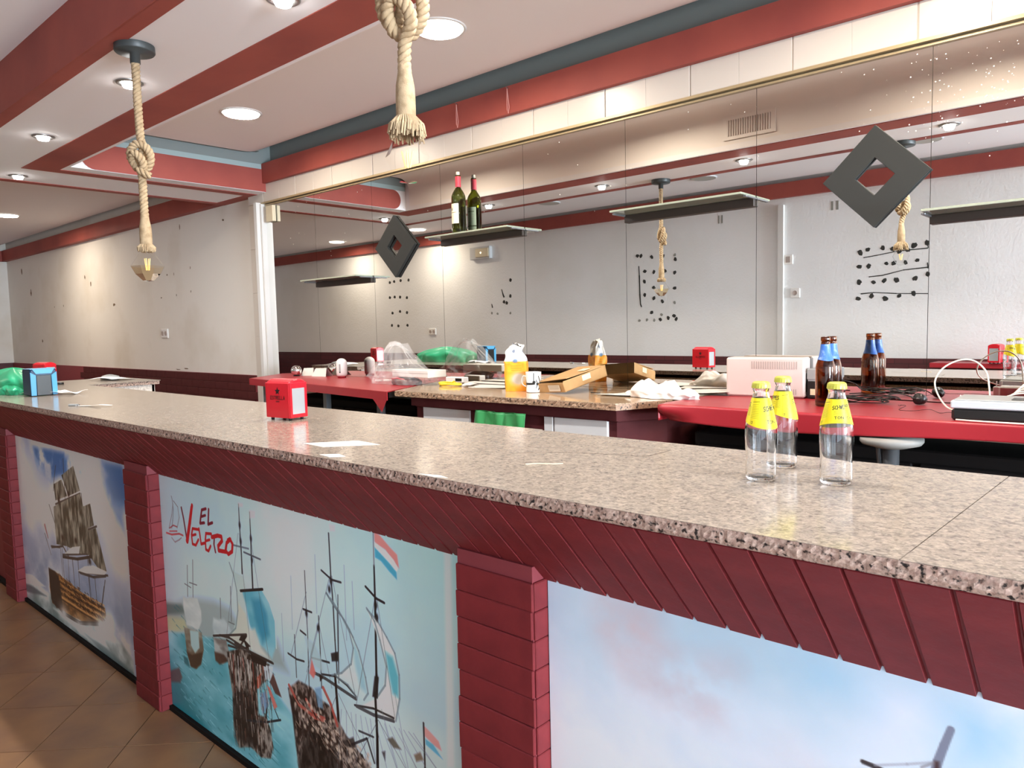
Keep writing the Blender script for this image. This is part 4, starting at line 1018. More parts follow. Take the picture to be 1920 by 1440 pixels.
# granite worktop
wt = thing('bar_worktop', 'polished beige granite bar top with rough speckled front edge', 'worktop', (-2.0, 1.3, 1.13))
def slab(pts, name='slab', z1=1.153, edge_th=.0035):
    L = [(x - bx, y - by) for x, y in pts]
    top = ob(name, MB().prism(L, 1.153 - .0035 - 1.13, z1 - 1.13), M['granite'], wt)
    return top
slab([(-5.44, .945), (-4.80, .945), (-4.80, 1.50), (-4.80, 2.00), (-5.44, 2.00)])
slab([(-4.7985, .945), (-1.30, .945), (-1.30, 1.571), (-4.7985, 1.571)])
slab([(-1.2985, .945), (-0.236, .945), (-0.213, 1.560), (-1.2985, 1.560)])
slab([(-0.2345, .945), (1.72, .945), (1.72, 1.560), (-0.2115, 1.560)])
# rough broken edge, a strip of small chipped facets
def rough_edge(x0, x1, y, z0, z1, step, axis='x', out=-1):
    mb = MB(); nx = int(abs(x1 - x0) / step); rows = 4
    vs = []; fs = []
    for i in range(nx + 1):
        for j in range(rows + 1):
            t = x0 + (x1 - x0) * i / nx
            d = random.uniform(-.0014, .0014) if 0 < j < rows else (0.0 if j == rows else .002)
            p = (t - bx, y - by + out * -d * 1.0, z0 + (z1 - z0) * j / rows - 1.13)
            if axis == 'y': p = (y - bx - out * d, t - by, p[2])
            vs.append(p)
    for i in range(nx):
        for j in range(rows):
            a = i * (rows + 1) + j
            fs.append((a, a + rows + 1, a + rows + 2, a + 1))
    return mb.add(vs, fs)
ob('rough_edge', rough_edge(-5.44, 1.72, .944, 1.130, 1.1525, .006), M['granite_edge'], wt, recalc=False)
ob('underside', MB().box(-5.435 - bx, 1.715 - bx, .949 - by, 1.55 - by, -.002, .0193).box(-5.435 - bx, -4.805 - bx, 1.50 - by, 1.995 - by, -.002, .0193), M['granite_edge'], wt)
ob('joint_filler', MB().box(-.2365 - bx, -.2335 - bx, .946 - by, 1.0 - by, .015, .0228).box(-1.302 - bx, -1.297 - bx, 1.52 - by, 1.56 - by, .015, .0225), M['groove'], wt)
g = MB()
for P in ([(-1.13, 1.22), (-1.02, 1.318)], [(-1.02, 1.318), (-.845, 1.37)], [(-.845, 1.37), (-.84, 1.46)], [(-.84, 1.46), (-.99, 1.45)]):
    (x0, y0), (x1, y1) = P
    d = Vector((x1 - x0, y1 - y0)); nn = Vector((-d.y, d.x)).normalized() * .0012
    g.add([(x0 - bx - nn.x, y0 - by - nn.y, .0233), (x0 - bx + nn.x, y0 - by + nn.y, .0233), (x1 - bx + nn.x, y1 - by + nn.y, .0233), (x1 - bx - nn.x, y1 - by - nn.y, .0233)], [(0, 1, 2, 3)])
ob('scratch_line', g, M['groove'], wt)

# printed panels between the pillars
def panel(label, x0, x1, zt, arr, cx0, cx1, cz1, rough=.32, gain=1.0):
    arr = np.clip((np.clip(arr, 0, 1) * gain - .55) * 1.12 + .55, 0, 1) * np.array((.965, 1.01, 1.03))
    t = thing('mural_panel', label, 'mural', ((x0 + x1) / 2, 1.152, 0.02))
    m = image_mat('panel_print', arr, rough)
    w = (x1 - x0) / 2
    mb = MB(); mb.box(-w, w, .001, .006, 0, zt - .02)
    ob('board', mb, M['paper'], t)
    u0, u1 = (x0 - cx0) / (cx1 - cx0), (x1 - cx0) / (cx1 - cx0); v0, v1 = .02 / cz1, zt / cz1
    fb = MB(); fb.add([(-w, 0, 0), (w, 0, 0), (w, 0, zt - .02), (-w, 0, zt - .02)], [(0, 1, 2, 3)], [[(u0, v0), (u1, v0), (u1, v1), (u0, v1)]])
    ob('printed_film', fb, m, t)
    return t
panel('printed panel of a grey-sailed warship at the far left of the bar front', -4.652, -3.052, .925, paint_warship(), -4.66, -3.05, .93, gain=1.28)
panel('printed panel of a sailing-ship harbour lettered EL VELERO, middle of the bar front', -2.832, -1.172, .93, paint_harbour(), -2.84, -1.165, .94, gain=1.16)
panel('printed panel of pale sky with pink clouds, at the right of the bar front', -0.948, 0.722, .935, paint_sky(), -0.96, 0.80, .94, gain=1.05)

# ------------------------------------------------------------------ mirrors
mir = thing('wall_mirror', 'wide wall mirror of tall frameless panels behind the bar, reflecting the room', 'mirror', (-2.0, YM, 1.1))
xs = [-4.742, -4.150, -3.557, -2.962, -2.375, -1.792, -1.206, -0.615, -0.03, 0.56, 1.14]
tilt = [0] * 10
for k in range(len(xs) - 1):
    w = (xs[k + 1] - xs[k]) / 2 - .0009
    o = ob('mirror_panel', MB().box(-w, w, 0, .006, 0, 2.318 - 1.13), M['mirror'], mir, loc=((xs[k] + xs[k + 1]) / 2 + 2.0, 0, .03))
    o.rotation_euler = (0, 0, tilt[k])
ob('backing', MB().box(-2.75, 3.1, .0065, .03, .03, 1.22), M['seam'], mir)
# specks on the mirror glass
dots = MB(); R = random.Random(4)
for k in range(230):
    if k < 150: x = R.gauss(-.50, .16); z = R.gauss(2.17, .08)
    else: x = R.uniform(-4.6, -.1); z = R.uniform(1.9, 2.3)
    r = R.uniform(.0008, .0026)
    if z > 2.31 or x > .5: continue
    dots.add([(x + 2 + r * math.cos(a), -.0008, z - 1.1 + r * math.sin(a)) for a in [i * PI / 3 for i in range(6)]], [tuple(range(6))])
o = ob('splash_speck', dots, M['speck'], mir); o['kind'] = 'stuff'

t = thing('sensor_box', 'small cream box in the top left corner of the mirror', 'box', (-4.655, 2.742, 2.25))
ob('casing', MB().bbox(-.04, .05, -.012, .016, -.055, .055, .004), M['cream'], t)

# black square ornaments hung on the mirror, turned on their corner
def diamond(label, x, z, s, th, yf):
    t = thing('square_ornament', label, 'ornament', (x, yf, z), 0, 'black square ornaments')
    mb = MB(); q = s; w = s * .37
    o8 = [(q, 0), (0, q), (-q, 0), (0, -q)]; i8 = [(w, 0), (0, w), (-w, 0), (0, -w)]
    vs = []
    for y in (0, th):
        vs += [(a, y, b) for a, b in o8] + [(a, y, b) for a, b in i8]
    fs = []
    for k in range(4):
        j = (k + 1) % 4
        fs += [(k, j, 4 + j, 4 + k), (8 + k, 12 + k, 12 + j, 8 + j), (k, 8 + k, 8 + j, j), (4 + k, 4 + j, 12 + j, 12 + k)]
    mb.add(vs, fs)
    o = ob('frame', mb, M['black'], t)
    bv = o.modifiers.new('bevel', 'BEVEL'); bv.width = .0015; bv.segments = 2
    ob('mount', MB().box(-.02, .02, th, th + .0018, .09, .12).box(-.02, .02, th, th + .0018, -.12, -.09), M['blackp'], t)
    return t
diamond('black square ornament turned on its corner, left one beside the wine bottle', -3.338, 1.912, .176, .020, 2.738)
diamond('large black square ornament turned on its corner, right one above the brown bottles', -0.783, 1.922, .172, .014, 2.744)

# glass shelves on dark rails
def shelf(label, x0, x1, z, depth=.13, thick=.008, rail=.034, over=.0):
    t = thing('glass_shelf', label, 'shelf', ((x0 + x1) / 2, YM, z))
    w = (x1 - x0) / 2
    ob('glass_plate', MB().bbox(-w - over, w + over, -depth, -.003, 0, thick, .0012), M['shelfglass'], t)
    ob('rail', MB().bbox(-w, w, -.018, -.001, -rail, -.0005, .002), M['darksteel'], t)
    for s in (-1, 1):
        ob('end_bracket', MB().bbox(s * w - .006, s * w + .006, -.10, -.002, -.007, -.001, .001), M['steel'], t)
    return t
shelf('small glass shelf on a dark rail, leftmost and lowest of the mirror shelves', -4.147, -3.568, 1.755)
shelf('glass shelf on a dark rail carrying a wine bottle', -2.955, -2.372, 1.912)
shelf('empty glass shelf on a dark rail in the middle of the mirror', -1.79, -1.208, 1.908)
shelf('glass shelf on a thick black rail at the right edge of the picture', -0.612, -0.02, 1.772, rail=.030)

# ------------------------------------------------------------------ lights
def downlight(label, x, y, z=2.6405, lit=True, r=.10, power=POW_DOWN, col=(1.0, .85, .68)):
    t = thing('ceiling_light', label, 'ceiling light', (x, y, z))
    ob('rim', MB().lathe([(r + .010, 0), (r + .010, -.004), (r, -.006), (r - .002, -.003)], 40, cap0=False, cap1=False), M['white_frame'], t, smooth=True)
    ob('diffuser', MB().lathe([(.001, -.0035), (r - .001, -.0035)], 40, cap0=False, cap1=False), M['panel_on'] if lit else M['off_diff'], t)
    if lit:
        l = area('downlight_lamp', (x, y, z - .012), (0, 0, 0), 2 * r - .02, 0, power, col, 'DISK', spread=2.95)
        l.parent = t; l.location = (0, 0, -.012); l.visible_camera = True
    return t
downlight('bright round flush ceiling light behind the knot of the front rope lamp', -2.243, 2.069 + .04)
downlight('bright round flush ceiling light in the coffer, right of the left rope lamp', -3.851, 2.081 + .04)
downlight('bright round flush ceiling light above the right end of the mirror', -0.62, 2.11)
downlight('bright round flush ceiling light at the left edge of the picture', -8.26, 2.11, 2.5995, power=POW_LEFT)
downlight('lit round ceiling light seen in the mirror left of the small ornament', -6.64, -.28, 2.5995, power=POW_LEFT * .6)
downlight('lit round ceiling light seen leftmost in the mirror', -8.2, -.25, 2.5995, power=POW_LEFT * .6)
def speaker(label, x, y):
    t = thing('ceiling_speaker', label, 'speaker', (x, y, 2.5995))
    ob('rim', MB().lathe([(.105, 0), (.105, -.006), (.095, -.009)], 36, cap0=False, cap1=False), M['lightgrey'], t, smooth=True)
    ob('grille', MB().lathe([(.001, -.008), (.095, -.008)], 36, cap0=False, cap1=False), M['off_diff'], t)
speaker('round grey unlit ceiling fitting seen in the mirror right of the left lamp canopy', -2.87, -.04)
speaker('round grey unlit ceiling fitting seen in the mirror behind the big black ornament', -1.26, .02)
speaker('round grey unlit ceiling fitting seen in the mirror above the wine bottle', -4.45, -.02)
def spotlight(label, x, y, sc=1.0):
    t = thing('spotlight', label, 'spotlight', (x, y, 2.3995), 0, 'recessed spotlights in the lowered ceiling')
    ob('ring', MB().lathe([(.050, 0), (.050, -.003), (.043, -.007), (.030, -.004), (.028, -.002)], 32, cap0=False, cap1=False), M['ring'], t, smooth=True)
    b = MB().lathe([(.026, 0), (.026, -.012), (.022, -.019), (.001, -.021)], 24, cap0=False, cap1=False)
    ob('bulb', b, M['bulb_on'], t, smooth=True)
    l = area('spot_lamp', (0, 0, 0), (0, 0, 0), .04, 0, POW_SPOT, (.95, .97, 1.0), 'DISK')
    l.parent = t; l.location = (0, 0, -.0235)
SPL = ['small recessed spotlight at the top edge left of the front rope lamp', 'small recessed spotlight just below the canopy of the left rope lamp', 'small recessed spotlight left of the left rope lamp, second from the picture edge', 'small recessed spotlight nearest the left edge of the picture']
for (x, y), lb in zip([(-1.955, 1.225), (-3.0, 1.20), (-4.07, 1.215), (-5.15, 1.39)], SPL): spotlight(lb, x, y)
spotlight('recessed spotlight seen only in the mirror left of the black ornament', -0.88, 1.215)
# the mirror shows the light above the black ornament's right side
spotlight('recessed spotlight seen only in the mirror at the top right corner', 0.25, 1.215)

# vent grille on the coffer's upright side
vent = thing('air_vent', 'white slatted air vent seen in the mirror under the white tiles', 'vent', (-1.785, 1.536, 2.515))
ob('vent_frame', MB().box(-.15, .15, 0, .006, .044, .062).box(-.15, .15, 0, .006, -.062, -.044).box(-.15, -.125, 0, .006, -.044, .044).box(.125, .15, 0, .006, -.044, .044), M['ceil_warm'], vent)
ob('vent_back', MB().box(-.125, .125, 0, .002, -.044, .044), M['slot'], vent)
sl = MB().box(-.0028, .0028, 0, .008, -.044, .044).mesh('slat', M['ceil_warm'])
for k in range(18): inst('slat', sl, vent, (-.118 + k * .0139, 0.001, 0), (0, 0, .35))

# emergency light on the opposite wall
em = thing('emergency_light', 'grey box emergency light high on the opposite wall, seen in the mirror', 'emergency light', (-5.98, YF, 2.29))
em.rotation_euler = (0, 0, PI)
ob('housing', MB().bbox(-.16, .16, -.05, 0, -.07, .07, .006), M['lightgrey'], em)
ob('lens', MB().bbox(-.15, .06, -.062, -.05, -.05, .05, .005), M['cream'], em)
ob('pilot_lamp', MB().lathe([(.012, 0), (.008, .006), (.001, .008)], 12, cap1=False, M=Matrix.Translation((-.03, -.062, 0)) @ Matrix.Rotation(PI / 2, 4, 'X')), mat('pilot', (1, .8, .6, 1), .4, emis=(1, .75, .5, 1), estr=2.0), em)

# ------------------------------------------------------------------ rope lamps
def rope_strands(path, R, pitch, strands=3, n=8):
    P = [Vector(p) for p in path]
    # resample
    Ls = [0]
    for a, b in zip(P[:-1], P[1:]): Ls.append(Ls[-1] + (b - a).length)
    def catm(t):
        i = max(0, min(len(P) - 2, next((k for k in range(len(Ls) - 1) if Ls[k + 1] >= t), len(P) - 2)))
        u = (t - Ls[i]) / max(1e-9, Ls[i + 1] - Ls[i])
        p0, p1, p2, p3 = P[max(0, i - 1)], P[i], P[i + 1], P[min(len(P) - 1, i + 2)]
        return .5 * ((2 * p1) + (-p0 + p2) * u + (2 * p0 - 5 * p1 + 4 * p2 - p3) * u * u + (-p0 + 3 * p1 - 3 * p2 + p3) * u ** 3)
    m = int(Ls[-1] / .0045); Q = [catm(Ls[-1] * k / m) for k in range(m + 1)]
    mb = MB(); up = Vector((1, 0, 0)); fr = []; acc = 0
    for i, q in enumerate(Q):
        t = (Q[min(m, i + 1)] - Q[max(0, i - 1)]).normalized()
        up = (up - t * up.dot(t)); up = up.normalized() if up.length > 1e-6 else t.orthogonal().normalized()
        fr.append((q, up.copy(), t.cross(up)))
    for s in range(strands):
        pts = []; acc = 0
        for i, (q, a, b) in enumerate(fr):
            if i: acc += (q - fr[i - 1][0]).length
            th = 2 * PI * (acc / pitch + s / strands)
            pts.append(q + (a * math.cos(th) + b * math.sin(th)) * R * .56)
        mb.tube(pts, R * (.50 if strands > 1 else .56), n)
    return mb
def rope_lamp(label, x, y, zk, zs, glass_m, bulb_top, nub, kscale=1.0, filament=False, kr=0.0):
    t = thing('rope_lamp', label, 'pendant lamp', (x, y, 2.3995))
    Z = lambda z: z - 2.3995
    ob('canopy', MB().lathe([(.062, 0), (.063, -.020), (.060, -.024), (.016, -.025), (.016, -.058), (.001, -.059)], 32, cap0=False, cap1=False), M['canopy'], t, smooth=True)
    # knot path in a frame whose a-axis points to the camera's right and b-axis away from it
    ca, sa = math.cos(-.726), math.sin(-.726)
    def K(a, b, z): a *= kscale; b *= kscale; return (a * .745 - b * -.667 * 1.0 if False else a * .745 + b * -.667, a * .667 + b * .745, z)
    k = zk; kz = kscale
    pts = [K(0, 0, Z(2.35)), K(0, 0, Z(k + .16)), K(.002, .0, Z(k + .085 * kz)), K(.004, .006, Z(k + .045 * kz)), K(-.002, .016, Z(k + .010 * kz)), K(-.018, .012, Z(k - .028 * kz)), K(-.036, -.002, Z(k - .012 * kz)),
           K(-.036, -.010, Z(k + .022 * kz)), K(-.012, -.014, Z(k + .048 * kz)), K(.018, -.012, Z(k + .044 * kz)), K(.038, -.006, Z(k + .016 * kz)), K(.036, .0, Z(k - .020 * kz)), K(.014, .006, Z(k - .046 * kz)),
           K(-.016, .002, Z(k - .044 * kz)), K(-.028, -.014, Z(k - .012 * kz)), K(-.014, -.028, Z(k + .010 * kz)), K(.010, -.030, Z(k - .006 * kz)), K(.018, -.022, Z(k - .034 * kz)), K(.004, -.008, Z(k - .062 * kz)), K(.0, .0, Z(k - .10 * kz)), K(0, 0, Z(zs + .04)), K(0, 0, Z(zs + .002))]
    ob('rope', rope_strands(pts, .0135, .040), M['rope'], t, smooth=True)
    if nub:
        ob('knot_end', rope_strands([K(-.004, -.022, Z(k - .045)), K(.012, -.026, Z(k - .052)), K(.030, -.022, Z(k - .062)), K(.040, -.016, Z(k - .066))], .012, .05), M['rope'], t, smooth=True)
    # stitched sleeve and frayed skirt
    sl_ = MB().lathe([(.0125, Z(zs + .055)), (.014, Z(zs + .035)), (.0185, Z(zs + .01)), (.0195, Z(zs - .012)), (.0195, Z(zs - .052)), (.0175, Z(zs - .056))], 20)
    ob('sleeve', sl_, M['rope'], t, smooth=True)
    R = random.Random(int(abs(x) * 100)); fr = MB()
    flare = .036 if filament else .026
    for q in range(120):
        a = 2 * PI * q / 120 + R.uniform(-.03, .03); l = R.uniform(.028, .045) if filament else R.uniform(.016, .024)
        f = flare * R.uniform(.75, 1.08)
        p0 = (.0185 * math.cos(a), .0185 * math.sin(a), Z(zs - .050)); p1 = (.6 * (f + .0185) * math.cos(a + .05), .6 * (f + .0185) * math.sin(a + .05), Z(zs - .050 - l * .5)); p2 = (f * math.cos(a), f * math.sin(a), Z(zs - .052 - l))
        fr.tube([p0, p1, p2], [.0026, .0028, .0017], 4, caps=True)
    o = ob('frayed_skirt', fr, M['rope'], t); o['kind'] = 'stuff'
    bt = bulb_top
    n = 8
    mb = MB()
    rr = .056 if not filament else .044
    prof = [(.016, Z(bt)), (.018, Z(bt - .018)), (rr, Z(bt - .072)), (rr * .74, Z(bt - .098)), (.018, Z(bt - .120)), (.001, Z(bt - .122))]
    inner = [(max(.0005, r - .0022), z + (.0022 if i > 2 else 0)) for i, (r, z) in enumerate(prof)]
    if filament:
        mb.lathe(prof, n, cap0=False, cap1=True)
        o = ob('bulb_glass', mb, glass_m, t, recalc=False)
        fb = MB().tube([(0, 0, Z(zs - .05)), (0, 0, Z(bt - .062))], .0022, 8)
        ob('bulb_stem', fb, M['clearbulb'], t)
        fm = MB()
        for q in range(4):
            a = PI / 4 + q * PI / 2
            fm.tube([(.011 * math.cos(a), .011 * math.sin(a), Z(bt - .060)), (.0045 * math.cos(a), .0045 * math.sin(a), Z(bt - .092))], .0016, 6)
        ob('filament', fm, M['filament'], t)
    else:
        mb.lathe(prof[:3], n, cap0=False, cap1=False)
        ob('bulb_glass', mb, M['clearbulb'], t, recalc=False)
        lb = MB(); lb.lathe(prof[2:], n, cap0=False, cap1=True)
        ob('bulb_bottom', lb, M['amber'], t, recalc=False)
        fm = MB()
        for q in range(4):
            a = PI / 4 + q * PI / 2
            fm.tube([(.009 * math.cos(a), .009 * math.sin(a), Z(bt - .045)), (.005 * math.cos(a), .005 * math.sin(a), Z(bt - .085))], .0014, 6)
        ob('filament', fm, M['filament'], t)
    return t
rope_lamp('knotted jute rope lamp with faceted amber bulb, left one near the ship panel', -2.612, 1.068, 2.036, 1.795, M['amber'], 1.744, True, .84)
rope_lamp('knotted jute rope lamp with frayed skirt and clear bulb, nearest one at the top', -1.150, 0.985, 2.066, 1.908, M['clearbulb'], 1.852, False, 1.02, True)

# twine loops hanging on the red crown
for lb, x in (('thin pink twine loop on the red crown, left of two', -2.768), ('thin pink twine loop on the red crown, right of two', -2.419)):
    t = thing('twine_loop', lb, 'string', (x, 2.708, 2.575), 0, 'twine loops')
    ob('loop', MB().tube([(0, -.002, 0), (.006, -.003, -.04), (.012, -.003, -.09), (.006, -.003, -.118), (-.001, -.003, -.10), (-.001, -.003, -.05)], .0012, 5, closed=True), M['pink'], t)
    ob('nail', MB().tube([(0, .006, .002), (0, -.008, .003)], .002, 6), M['ring'], t)

# ------------------------------------------------------------------ back bar furniture
gb = thing('back_counter', 'maroon back counter with brown granite top and white panels under the mirror', 'counter', (-2.1, 2.45, 0))
def G(x, y): return (x + 2.1, y - 2.45)
ob('granite_top', MB().prism([G(-2.695, 2.185), G(-1.490, 2.212), G(-1.385, 2.44), G(-1.345, 2.752), G(-2.985, 2.752)], 1.1515, 1.155), M['granite2'], gb)
mb = MB()
pts = [(-2.985, 2.752), (-2.695, 2.185), (-1.490, 2.212), (-1.385, 2.44), (-1.345, 2.752)]
vs = []; fs = []
ring = []
for a, b in zip(pts[:-1], pts[1:]):
    nseg = max(2, int(math.hypot(b[0] - a[0], b[1] - a[1]) / .01))
    for k in range(nseg): ring.append((a[0] + (b[0] - a[0]) * k / nseg, a[1] + (b[1] - a[1]) * k / nseg))
ring.append(pts[-1])
for (x, y) in ring:
    for j in range(4):
        d = random.uniform(-.003, .003) if 0 < j < 3 else 0
        g = G(x, y); vs.append((g[0] + d * .5, g[1] + d, 1.130 + .0218 * j / 3))
for i in range(len(ring) - 1):
    for j in range(3): a = i * 4 + j; fs.append((a, a + 4, a + 5, a + 1))
ob('granite_edge', mb.add(vs, fs), M['granite2_edge'], gb, recalc=False)
ob('underlay', MB().prism([G(-2.685, 2.195), G(-1.495, 2.222), G(-1.395, 2.445), G(-1.355, 2.75), G(-2.975, 2.75)], 1.128, 1.1516), M['granite2_edge'], gb)
cb = MB()
m_ = M['maroon_wall']
cb.prism([G(-2.64, 2.235), G(-1.515, 2.255), G(-1.42, 2.46), G(-1.38, 2.74), G(-2.90, 2.74)], 1.085, 1.128)
cb.prism([G(-2.635, 2.265), G(-1.53, 2.280), G(-1.43, 2.47), G(-1.39, 2.74), G(-2.88, 2.74)], 0, 1.085)
ob('cabinet', cb, M['maroon_wall'], gb)
for x0, x1 in ((-2.59, -2.285), (-1.87, -1.825), (-1.818, -1.565)):
    ob('white_panel', MB().bbox(x0 + 2.1, x1 + 2.1, 2.262 - 2.45 + (.006 if x0 > -1.9 else 0), 2.272 - 2.45 + .01, .3, 1.083, .002), M['pine'], gb)
ob('rail_bead', MB().tube([(G(-2.63, 2.262)[0], -.195, 1.083), (G(-1.52, 2.275)[0], -.178, 1.083), (G(-1.42, 2.465)[0], .01, 1.083)], .004, 6), m_, gb)

def cloth_table(name, label, poly, z, drop, loc, legs, cloth_m):
    t = thing(name, label, 'table', loc)
    L = [(x - loc[0], y - loc[1]) for x, y in poly]
    ob('table_board', MB().prism(L, z - .03, z - .006), M['dark'], t)
    ins = .012
    for (lx, ly) in legs:
        ob('leg', MB().bbox(lx - loc[0] - .016, lx - loc[0] + .016, ly - loc[1] - .016, ly - loc[1] + .016, 0, z - .03, .002), M['steel'], t)
    return t
# left table
lt = cloth_table('side_table', 'narrow red covered table on grey legs under the left mirror panels', [(-4.33, 2.37), (-2.715, 2.165), (-2.99, 2.752), (-4.60, 2.752)], 1.152, .04, (-3.6, 2.5, 0), [(-3.46, 2.33), (-4.25, 2.42), (-2.95, 2.30)], M['redcloth'])
c = MB()
P = [(-4.34, 2.362), (-2.712, 2.150), (-2.998, 2.754), (-4.61, 2.754)]
c.prism([(x, y) for x, y in P], 1.1485, 1.153)
c.prism([(-4.345, 2.357), (-2.705, 2.145), (-2.705, 2.149), (-4.345, 2.361)], 1.112, 1.152)
c.add([(-2.745, 2.148, 1.114), (-2.705, 2.143, 1.114), (-2.70, 2.140, 1.155), (-2.83, 2.158, 1.114), (-2.745, 2.145, 1.055)], [(0, 1, 4), (3, 0, 4)])
tag(ob('tablecloth', c, M['redcloth']), 'red oilcloth stretched over the left table under the mirror, one corner hanging', 'tablecloth')
# right table
rt = cloth_table('side_table', 'long red covered table under the right mirror panels', [(-1.335, 2.27), (1.6, 2.27), (1.6, 2.745), (-1.335, 2.745)], 1.152, .05, (0.1, 2.5, 0), [(-1.315, 2.71), (1.58, 2.71)], M['redcloth'])
c = MB()
def cl(u, v):
    x = -1.342 + u * 2.95
    d = max(0, (v - .72) / .28)
    y = 2.744 - min(1, v / .72) * .484
    z = 1.156
    if d > 0:
        e = max(0, 1 - u * 2.95 / .14)
        z = 1.156 - d * (.054 + .010 * math.sin(x * 5) + .006 * e)
        y = 2.260 - .004 * math.sin(x * 9) * d - .012 * e * math.sin(d * 5) + .02 * e * e * d
        x += .03 * e * d * d
    else:
        z += .0012 * math.sin(x * 14 + y * 9) * (1 if y > 2.3 else 0)
    return (x, y, z)
c.grid(cl, 160, 40, uv=False)
c.grid(lambda u, v: (-1.345 + .004 * math.sin(u * 9) * v, 2.262 + u * .48, 1.155 - v * .055), 30, 6, uv=False)
o = ob('tablecloth', c, M['redcloth'], smooth=True, recalc=False)
tag(o, 'red oilcloth over the long right table, folded over its front edge', 'tablecloth')
sm = o.modifiers.new('solid', 'SOLIDIFY'); sm.thickness = .0015
# dark fridge fronts under the tables
t = thing('under_counter_fridge', 'dark fridge under the right red table', 'fridge', (0.15, 2.56, 0))
ob('body', MB().bbox(-1.46, 1.5, -.10, .18, 0, 1.04, .005), M['dark'], t)
for k in range(4): ob('door', MB().bbox(-1.44 + k * .73, -.73 + k * .73, -.115, -.10, .08, 1.0, .004), M['dark'], t)
t = thing('under_counter_fridge', 'dark fridge under the left red table', 'fridge', (-3.55, 2.62, 0))
ob('body', MB().bbox(-.62, .60, -.10, .12, 0, 1.04, .005), M['dark'], t)
for k in range(2): ob('door', MB().bbox(-.60 + k * .6, -.01 + k * .6, -.115, -.10, .08, 1.0, .004), M['dark'], t)
# pedestal stool pushed under the right table
t = thing('pedestal_stool', 'white round pedestal stool pushed under the right red table', 'stool', (-0.60, 2.30, 0))
ob('seat', MB().lathe([(.001, 1.066), (.04, 1.067), (.078, 1.078), (.084, 1.086), (.084, 1.096), (.001, 1.098)], 32, cap0=False, cap1=False), M['stoolgrey'], t, smooth=True)
ob('pedestal', MB().lathe([(.022, .02), (.020, .6), (.022, 1.066)], 16), M['steel'], t, smooth=True)
ob('side_arm', MB().tube([(-.045, .03, 1.066), (-.02, .02, .85), (-.012, .01, .6)], .006, 8), M['steel'], t)
ob('base', MB().lathe([(.13, 0), (.13, .01), (.03, .03), (.022, .03)], 28), M['steel'], t, smooth=True)
# green bin bag hung on the back counter
def crumple_sheet(name, fn, nu, nv, m, parent=None, thick=.0, sm=True):
    o = ob(name, MB().grid(fn, nu, nv, uv=False), m, parent, smooth=sm, recalc=False)
    return o
def gbag(u, v):
    x = -2.225 + u * .285
    s = math.sin(u * 9 + v * 3) * .006 + math.sin(u * 23 - v * 5) * .004
    z = 1.088 - v * .26 + .0015 * math.sin(u * PI * 3)
    return (x, 2.252 - .012 - abs(s) * 1.5 - .015 * math.sin(v * PI), z)
o = ob('bin_bag', MB().grid(gbag, 60, 24, uv=False), M['greenbag'], smooth=True, recalc=False)
tag(o, 'green plastic bin bag hanging from the back counter between its white panels', 'bag')
o.modifiers.new('solid', 'SOLIDIFY').thickness = .0015

# ------------------------------------------------------------------ red wall shelf on the opposite wall
t = thing('wall_shelf', 'red covered ledge on the opposite wall, seen in the mirror at the far right', 'shelf', (0.4, YF, 1.115))
t.rotation_euler = (0, 0, PI)
ob('ledge', MB().bbox(.15, 1.70, -.30, -.021, -.035, 0, .004), M['redcloth'], t)
for x in (.4, 1.2): ob('bracket', MB().box(x - .01, x + .01, -.25, -.021, -.12, -.035), M['steel'], t)

